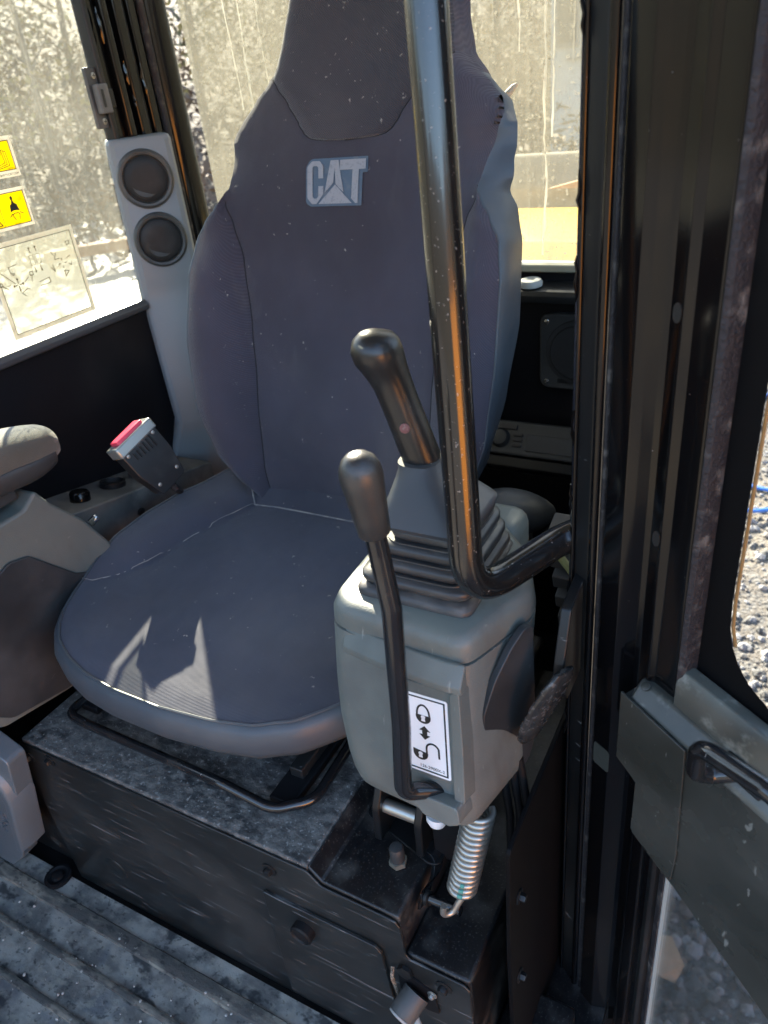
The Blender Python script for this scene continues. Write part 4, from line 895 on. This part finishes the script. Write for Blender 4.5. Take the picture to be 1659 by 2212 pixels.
for k in range(22):
    t = k/24; s_ = max(.03, (1-max(0, (t-.62)/.38)**2.2))**.8
    c_ = Vector((-.948+.044*t, .36+.275*t, .712+.004*t-.014*max(0, (t-.6)/.4)))
    secs.append([c_+X*(.050*s_*(abs(cos(a))**.8)*(1 if cos(a) > 0 else -1))+Z*((.027*s_**.55 if sin(a) > 0 else .040*s_**1.25)*(abs(sin(a))**.75)*(1 if sin(a) > 0 else -1)) for a in [2*PI*j/32 for j in range(32)]])
loft(bm, secs); obj('armrest_pad', bm, padcloth, lc, ang=70)
bm = B(); secs = []
for k in range(21):
    t = k/24; s_ = max(.10, (1-max(0, (t-.62)/.36)**2.2) if t < .98 else .1)**.8
    c_ = Vector((-.948+.044*t, .36+.275*t, .700+.004*t-.010*max(0, (t-.6)/.4)))
    secs.append([c_+X*(.0508*s_*(abs(cos(a))**.6)*(1 if cos(a) > 0 else -1))+Z*((.002 if sin(a) > 0 else .036*s_**1.2)*(abs(sin(a))**.7)*(1 if sin(a) > 0 else -1)) for a in [2*PI*j/32 for j in range(32)]])
loft(bm, secs); obj('pad_underside', bm, plastic_dk, lc, ang=60)
bm = B(); lathe(bm, (-.905, .625, .555), (.5, .6, .5), [(0, .006), (.012, .006), (.014, .004)], 12); obj('latch_pin', bm, chrome, lc)
bm = B(); obox(bm, (-.93, .48, .672), (X, Y, Z), (.03, .05, .022)); obj('pad_stem', bm, plastic_dk, lc, bevel=.004)

# switch box on the side wall
sb_ = thing('switch_box', 'long dark switch box along side wall with socket and rocker', 'switch box', (-1.03, .75, .5))
def sz(y_): return .54-.20*(y_-.665)
bm = B(); prism(bm, rpoly([(.64, .38), (.64, sz(.64)), (.97, sz(.97)), (.97, .38)], .004, 2), lfr, -1.079, -.975); obj('housing', bm, M('dusty_plastic', (.062, .064, .065), .55, (((.28, .28, .27), 9, .35, .75, .40), ((.20, .19, .18), 30, .5, .7, .4)), bump=(400, .3, .0006)), sb_, bevel=.006)
sn = Vector((0, .20, 1)).normalized(); st = Vector((0, 1, -.2)).normalized()
c_ = Vector((-1.030, .778, sz(.778)))
bm = B(); lathe(bm, c_, sn, [(0, .022), (.009, .022), (.010, .019), (.002, .016), (.001, .004)], 24); obj('socket', bm, dullblack, sb_)
c_ = Vector((-1.028, .846, sz(.846))); bm = B(); obox(bm, c_+sn*.004, (X, st, sn), (.014, .023, .005)); rk = obj('rocker_switch', bm, plastic_dk, sb_, bevel=.002)
bm = B(); obox(bm, c_+sn*.0094-st*.009, (X, st, sn), (.005, .0016, .0006)); obj('switch_mark', bm, white_l, rk)
c_ = Vector((-1.020, .700, sz(.70))); bm = B(); lathe(bm, c_, sn, [(0, .017), (.012, .0165), (.016, .014), (.017, .008)], 20); obj('dial', bm, gloss, sb_)
bm = B(); lathe(bm, (-.9748, .775, .475), X, [(0, .008), (.003, .008), (.005, .005)], 16); obj('side_screw', bm, satin, sb_)
# seat belt buckle
bu = thing('belt_buckle', 'black seat belt buckle with red button and chrome collar', 'buckle', (-.87, .77, .5))
bt = Vector((-.862, .704, .671)); bb = Vector((-.822, .735, .562)); bl = (bt-bb).normalized(); bs = Vector((.78, -.42, .0)).normalized(); vw = (Vector((0, 0, 1.1))-bt).normalized(); bs = vw.cross(bl).normalized(); bs = (bs*cos(rad(24))+vw*sin(rad(24))); bs = (bs-bl*bs.dot(bl)).normalized(); bnn = bl.cross(bs)
if bnn.dot(Vector((0, 0, 1.1))-bt) < 0: bnn = -bnn
bm = B(); prism(bm, rpoly([(-.026, -.040), (.026, -.040), (.036, .006), (.036, .050), (-.036, .050), (-.036, .006)], .006, 3), (bt.lerp(bb, .5), bs, bl, bnn), -.012, .012); obj('body', bm, M('buckle_black', (.014, .014, .015), .32, ((DUST, 20, .5, .85, .15),)), bu, bevel=.004)
bm = B(); obox(bm, bt-bl*.008, (bs, bl, bnn), (.0382, .009, .0165)); obj('collar', bm, M('buckle_trim', (.34, .36, .35), .25, metal=.6), bu, bevel=.003)
bm = B(); obox(bm, bt-bl*.001, (bs, bl, bnn), (.0270, .0075, .0112)); obj('release_button', bm, redm, bu, bevel=.002)
for k in range(6):
    bm = B(); obox(bm, bt-bl*.028+bs*(-.0190+.0075*k)+bnn*.0126, (bs, bl, bnn), (.0012, .010-.0009*k, .0012)); obj('grip_rib', bm, satin, bu)
for (a_, b_) in ((-.0275, -.020), (.0275, -.020), (-.020, -.084), (.020, -.084)):
    bm = B(); lathe(bm, bt+bs*a_+bl*b_+bnn*.0115, bnn, [(0, .003), (.0015, .003), (.002, .002)], 10); obj('rivet', bm, steel, bu)

bm = B(); tube(bm, [bb+(bt-bb)*.2, bb+(bt-bb)*.1, (-.900, .808, .512), (-.912, .818, .42)], .006, 10); obj('stalk', bm, rubber, bu)
# ================================================================== air duct with vents
dn = Vector((.75, -.66, 0)).normalized(); ds = Vector((.66, .75, 0)).normalized(); DP = Vector((-1.05, 1.03, 0))
dfr = (DP, ds, Z, dn)
duct = thing('air_duct', 'pale grey plastic air duct column with two round vents', 'air duct', (-1.05, 1.03, .4))
bm = B(); secs = []
for zl, zr, a0, a1, el, er in ((.30, .30, -.075, .085, .012, .012), (.450, .450, -.072, .079, .014, .014), (.535, .528, -.042, .083, .030, .030), (.545, .538, -.038, .083, .031, .031), (.752, .700, -.0405, .084, .006, .026), (.766, .772, -.0405, .079, 0, 0), (.80, .80, -.0390, .074, 0, 0), (1.036, 1.036, -.0335, .0745, 0, 0), (1.0425, 1.0425, -.031, .072, -.003, -.003), (1.044, 1.044, -.027, .067, -.008, -.008)):
    q_ = []
    for s_, off in ((a0, -.07), (a0, -.012), (a0+.004, -.004), (a0+.012, 0), (a1-.012, 0), (a1-.004, -.004), (a1, -.012), (a1, -.07)):
        f_ = (s_-a0)/(a1-a0); ee = el+(er-el)*f_; q_.append(DP+ds*s_+Z*(zl+(zr-zl)*f_)+dn*(ee+off if off > -.05 else off))
    secs.append(q_)
loft(bm, secs); obj('column', bm, plastic_b, duct, bevel=.003, ang=25)
for (sc2, z_, r_) in ((.0165, .979, .0475), (.0172, .8785, .0465)):
    c_ = DP+ds*sc2+Z*z_; bm = B()
    lathe(bm, c_, dn, [(0, r_), (.003, r_), (.0075, r_*.965), (.0095, r_*.90), (.0085, r_*.82), (.004, r_*.785), (.002, r_*.77)], 48); v_ = obj('vent', bm, plastic_dk, duct, ang=30)
    bm = B(); lathe(bm, c_, dn, [(.0, r_*.765), (.004, r_*.76), (.0062, r_*.70), (.0072, r_*.45), (.0076, r_*.05)], 40); obj('vent_disc', bm, M('vent_disc', (.018, .019, .020), .5, (((.28, .28, .28), 12, .4, .8, .15), ((.26, .20, .14), 16, .64, .76, .2)), bump=(200, .3, .001), spec=.2), v_)
    bm = B(); secs = []
    for k in range(13):
        a = rad(200+95*k/12); q_ = c_+(ds*cos(a)+Z*sin(a))*r_*.56; rr = (ds*cos(a)+Z*sin(a)); g_ = max(.05, sin(PI*k/12))
        secs.append([q_+rr*.006*g_+dn*.006, q_+rr*.002*g_+dn*(.0066+.004*g_), q_-rr*.008*g_+dn*.006])
    loft(bm, secs); obj('vent_tab', bm, plastic_dk, v_)

# window latch
la = thing('window_latch', 'grey window latch with two screws on sliding window frame', 'latch', (-1.07, 1.0, 1.1))
wfr = (Vector((-1.0745, 0, 0)), Y, Z, X)
bm = B(); prism(bm, rrect(1.002, 1.030, 1.062, 1.150, .003), wfr, -.006, .001); obj('back_plate', bm, M('latch_grey', (.055, .055, .055), .45, ((DUST, 20, .45, .8, .25),)), la, bevel=.0012)
bm = B(); prism(bm, rrect(1.007, 1.031, 1.083, 1.126, .003), wfr, .0012, .014); bd = obj('body', bm, M('latch_body', (.10, .10, .10), .5, ((DUST, 20, .45, .8, .3),)), la, bevel=.003)
bm = B(); prism(bm, rrect(1.013, 1.018, 1.092, 1.118, .0015), wfr, .0142, .0147); obj('slot', bm, black_l, bd)
bm = B(); prism(bm, rrect(1.0315, 1.045, 1.090, 1.118, .003), wfr, -.002, .009); obj('bolt_slide', bm, satin, la, bevel=.002)
for z_ in (1.138, 1.072):
    bm = B(); lathe(bm, Vector((-1.0735, 1.0165, z_)), X, [(0, .0048), (.0018, .0046), (.0024, .002)], 14); s_ = obj('screw', bm, steel, la)
    bm = B(); obox(bm, (-1.0712, 1.0165, z_), (Y, Z, X), (.003, .0006, .0003)); obox(bm, (-1.0711, 1.0165, z_), (Y, Z, X), (.0006, .003, .0003)); obj('screw_cross', bm, black_l, s_)

bm = B(); tube(bm, [(-.478, 1.262, 1.020), (-.470, 1.255, 1.033), (-.462, 1.252, 1.044), (-.450, 1.252, 1.055), (-.444, 1.252, 1.059)], [.007, .0065, .006, .0045, .002], 10)
tag(obj('coat_hook', bm, M('ivory', (.62, .58, .45), .5)), 'pale pointed hook showing past the shoulder of the seat', 'hook')
# speaker and control panel on the rear wall
sp = thing('speaker', 'square rounded black speaker with corner screws on rear panel', 'speaker', (-.34, 1.265, .64))
rfr = (Vector((0, 1.2715, 0)), X, Z, -Y)
bm = B(); prism(bm, rrect(-.412, -.272, .570, .708, .022, 6), rfr, 0, .012); obj('frame', bm, plastic_dk, sp, bevel=.004)
bm = B(); lathe(bm, (-.342, 1.2593, .640), -Y, [(0, .058), (.003, .057), (.003, .050), (.006, .048), (.005, .02), (.0045, .004)], 40); obj('grille', bm, M('grille', (.02, .02, .021), .6, bump=(900, 1, .001)), sp)
for (x_, z_) in ((-.3985, .693), (-.3985, .584), (-.286, .693), (-.286, .584)):
    bm = B(); lathe(bm, (x_, 1.2592, z_), -Y, [(0, .0048), (.002, .0045), (.003, .002)], 12); obj('screw', bm, chrome, sp)
bm = B(); prism(bm, rrect(-.378, -.350, .583, .590, .001), rfr, .0125, .0145); bg_ = obj('badge', bm, black_l, sp)
cp = thing('control_panel', 'dark heater control panel with dial and buttons on rear wall', 'control panel', (-.42, 1.24, .48))
pf = frame((-.42, 1.225, .483), X, (0, .62, .78))
bm = B(); prism(bm, rrect(-.20, .24, -.036, .030, .006), pf, -.035, .0); obj('fascia', bm, plastic_dk, cp, bevel=.004)
bm = B(); prism(bm, rrect(-.21, .25, -.060, -.040, .004), pf, -.045, .004); obj('shelf_lip', bm, satin, cp, bevel=.003)
c_ = pf[0]-X*.055-pf[2]*.006; bm = B(); lathe(bm, c_, pf[3], [(0, .0185), (.005, .018), (.010, .014), (.011, .006)], 26); obj('dial', bm, plastic_dk, cp)
for (a0, a1, b0, b1) in ((-.058, -.026, .012, .021), (-.030, -.012, .0, .005), (-.030, -.012, -.010, -.005), (-.030, -.012, -.020, -.015)):
    bm = B(); prism(bm, rrect(a0, a1, b0, b1, .001, 2), pf, .0003, .004); obj('button', bm, M('btn', (.035, .03, .03), .5), cp, bevel=.001)
bm = B(); prism(bm, rrect(-.004, .22, -.026, .006, .002), pf, .0003, .0025); obj('blank_plate', bm, M('blank', (.05, .05, .05), .55), cp, bevel=.001)

# ================================================================== cast foot plate at bottom left
fp = thing('pedal_plate', 'grey cast metal pedal guard with raised marks beside floor mat', 'pedal guard', (-.92, .36, .03))
pfr = (Vector((0, .352, 0)), X, Z, -Y)
bm = B(); prism(bm, rpoly([(-1.07, .42), (-.872, .330), (-.898, .236), (-.944, .107), (-.958, .100), (-.980, .060), (-1.03, .012), (-1.07, .012)], [0, .01, .03, .004, .004, .01, .01, 0], 3), pfr, -.03, .000); obj('plate', bm, castm, fp, bevel=.002)
bm = B(); secs = []
for a, b in ((-1.06, .352), (-.935, .290), (-.918, .268), (-.914, .236), (-.932, .180), (-.9545, .1045)):
    t_ = 1; secs.append([pfr[0]+X*(a+da)+Z*(b+db)-Y*e for da, db, e in ((-.010, -.006, .001), (-.003, -.002, .011), (.014, .006, .011), (.022, .010, -.004), (.022, .010, -.03))])
loft(bm, secs); obj('raised_rim', bm, castm, fp, bevel=.003)
bm = B(); random.seed(3)
for (ca, cb_) in ((-.990, .170), (-.975, .180), (-.968, .160), (-.978, .145), (-.985, .130), (-.996, .150), (-.962, .172)):
    for k in range(3):
        a = random.random()*PI; L = .0055; strokes(bm, pfr, [[(ca-L*cos(a), cb_-L*sin(a)), (ca+L*cos(a), cb_+L*sin(a))]], .0018, .0002, .0018)
obj('cast_mark', bm, castm, fp)

# ================================================================== stickers on the side window
gf = (Vector((-1.0805, 0, 0)), Y, Z, X)
s1_ = thing('manual_sticker', 'yellow open book warning sticker on side window, upper', 'sticker', (-1.08, .78, 1.04))
bm = B(); [prism(bm, [(q_[0],q_[2]),(q_[1],q_[2]),(q_[1],q_[3]),(q_[0],q_[3])], gf, 0, .0005) for q_ in ((0.715,0.8315,1.018,1.0273),(0.715,0.8315,1.0667,1.0725),(0.715,0.7208,1.0273,1.0667),(0.8257,0.8315,1.0273,1.0667))]; obj('backing', bm, film, s1_)
bm = B(); strokes(bm, gf, [[(.7212, 1.0277), (.8253, 1.0277), (.8253, 1.0663), (.7212, 1.0663), (.7212, 1.0277)]], .0012, .0016, .0018); obj('outline', bm, black_l, s1_)
bm = B(); prism(bm, rrect(.7212, .8253, 1.0277, 1.0663, .001), gf, .0002, .0007); obj('face', bm, yellow_l, s1_)
bm = B(); strokes(bm, gf, [[(.785, 1.057), (.797, 1.055), (.808, 1.057), (.810, 1.038), (.799, 1.035), (.787, 1.037)], [(.809, 1.055), (.812, 1.055), (.813, 1.0355), (.800, 1.033), (.787, 1.0345)], [(.813, 1.053), (.8155, 1.053), (.8165, 1.0335), (.801, 1.031), (.787, 1.032)]], .0008, .0016, .0018); obj('book_symbol', bm, black_l, s1_)
text_on('web_text', 'SAFETY.CAT.COM', .0042, gf, black_l, s1_, at=(.795, 1.0205), d=.0007)
text_on('part_text', '334-9958 3', .0026, gf, black_l, s1_, at=(.8105, 1.029), d=.0016)
s2_ = thing('belt_sticker', 'yellow seat belt warning sticker on side window, lower', 'sticker', (-1.08, .79, .975))
bm = B(); [prism(bm, [(q_[0],q_[2]),(q_[1],q_[2]),(q_[1],q_[3]),(q_[0],q_[3])], gf, 0, .0005) for q_ in ((0.7,0.8285,0.9485,0.9533),(0.7,0.8285,0.9987,1.0035),(0.7,0.7058,0.9533,0.9987),(0.8239,0.8285,0.9533,0.9987))]; obj('backing', bm, film, s2_)
bm = B(); strokes(bm, gf, [[(.7062, .9537), (.8235, .9537), (.8235, .9983), (.7062, .9983), (.7062, .9537)]], .0012, .0016, .0018); obj('outline', bm, black_l, s2_)
bm = B(); prism(bm, rrect(.7062, .8235, .9537, .9983, .003), gf, .0002, .0007); obj('face', bm, yellow_l, s2_)
bm = B(); prism(bm, arc(.8000, .9905, .0022, .0030, 0, 360), gf, .0016, .0018)
prism(bm, [(.7990, .988), (.8010, .988), (.8022, .9835), (.8062, .9815), (.8088, .9715), (.8060, .9728), (.7980, .9735), (.7920, .9715), (.7942, .9810), (.7978, .9835)], gf, .0016, .0018); obj('figure', bm, black_l, s2_)
bm = B(); strokes(bm, gf, [[(.7945, .969), (.7890, .9652)], [(.8085, .9700), (.8140, .9668)], [(.7975, .9605), (.7945, .9675), (.7985, .9695), (.8040, .9693), (.8072, .9678), (.8045, .9605)]], .0011, .0016, .0018)
strokes(bm, gf, [[(.7758, .9985), (.7758, .9535)]], .0005, .0016, .0018); strokes(bm, gf, [[(.745, .9565), (.772, .9565), (.7585, .978), (.745, .9565)]], .0014, .0016, .0018); obj('belt_symbol', bm, black_l, s2_)
s3_ = thing('pattern_sticker', 'clear control pattern diagram sticker with white border on side window', 'sticker', (-1.08, .81, .87))
bm = B(); prism(bm, rrect(.7275, .894, .795, .9345, .004), gf, 0, .0003); obj('film', bm, film_clear, s3_)
bm = B()
for (a0, a1, b0, b1) in ((.7275, .734, .795, .9345), (.8875, .894, .795, .9345), (.734, .8875, .9280, .9345), (.734, .8875, .795, .8015)): prism(bm, [(a0, b0), (a1, b0), (a1, b1), (a0, b1)], gf, .0005, .0007)
obj('border', bm, film, s3_)
bm = B(); strokes(bm, gf, [[(.7345, .802), (.887, .802), (.887, .9275), (.7345, .9275), (.7345, .802)]], .0010, .0009, .0011); obj('outline', bm, black_l, s3_)
bm = B()
def arrow(a, b, w_=.0010, h_=.003):
    a, b = Vector(a), Vector(b); t_ = (b-a).normalized(); q = Vector((-t_.y, t_.x))
    strokes(bm, gf, [[tuple(a), tuple(b)]], w_, .0009, .0011); prism(bm, [tuple(b+t_*h_), tuple(b+q*h_*.7), tuple(b-q*h_*.7)], gf, .0009, .0011)
for x_ in (.8025, .8140): arrow((x_, .9105), (x_-.0003, .9165), .0012); arrow((x_, .8890), (x_+.0003, .8830), .0012)
strokes(bm, gf, [[(x0, .892), (x1, .892), (x1, .9065), (x0, .9065), (x0, .892)] for x0, x1 in ((.798, .8065), (.8100, .8178))], .0006, .0009, .0011)
for x_ in (.8025, .8140): prism(bm, arc(x_, .8995, .0008, .0008, 0, 360), gf, .0009, .0011)
for d_ in ((0, 1), (0, -1), (1, 0), (-1, 0)): arrow((.765+d_[0]*.002, .871+d_[1]*.002), (.765+d_[0]*.0075, .871+d_[1]*.0075), .0012, .0032)
strokes(bm, gf, [[(.771, .900), (.757, .899), (.758, .890), (.761, .886), (.765, .888), (.760, .890)], [(.735, .900), (.760, .874)], [(.733, .880), (.738, .880), (.738, .875), (.733, .875), (.733, .880)], [(.737, .876), (.746, .868)], [(.745, .8735), (.751, .8735)],
                  [(.790, .884), (.796, .884), (.796, .879), (.790, .879), (.790, .884)], [(.793, .879), (.790, .870)], [(.778, .873), (.786, .878)], [(.766, .858), (.778, .862), (.783, .860)], [(.766, .858), (.772, .852)],
                  [(.848, .9000), (.843, .8905), (.852, .8905)], [(.840, .903), (.843, .897)], [(.832, .881), (.838, .873), (.836, .884)], [(.866, .888), (.874, .8905)], [(.867, .880), (.872, .876), (.874, .881)],
                  [(.872, .912), (.880, .9125), (.880, .908), (.874, .907), (.874, .912)], [(.803, .866), (.823, .868), (.823, .860), (.803, .860)], [(.855, .871), (.856, .862), (.864, .868), (.855, .871)]], .0010, .0009, .0011)
for d_ in ((0, 1), (0, -1), (1, 0), (-1, 0)): arrow((.856+d_[0]*.004, .882+d_[1]*.004), (.856+d_[0]*.006, .882+d_[1]*.006), .0008, .0022)
obj('diagram', bm, M('diagram_ink', (.10, .07, .03), .6), s3_)
bm = B(); prism(bm, rrect(.70, .8265, 1.0965, 1.15, .003), gf, 0, .0005); o = obj('purple_sticker', bm, purple_l); tag(o, 'dark purple sticker corner at left edge of side window', 'sticker')
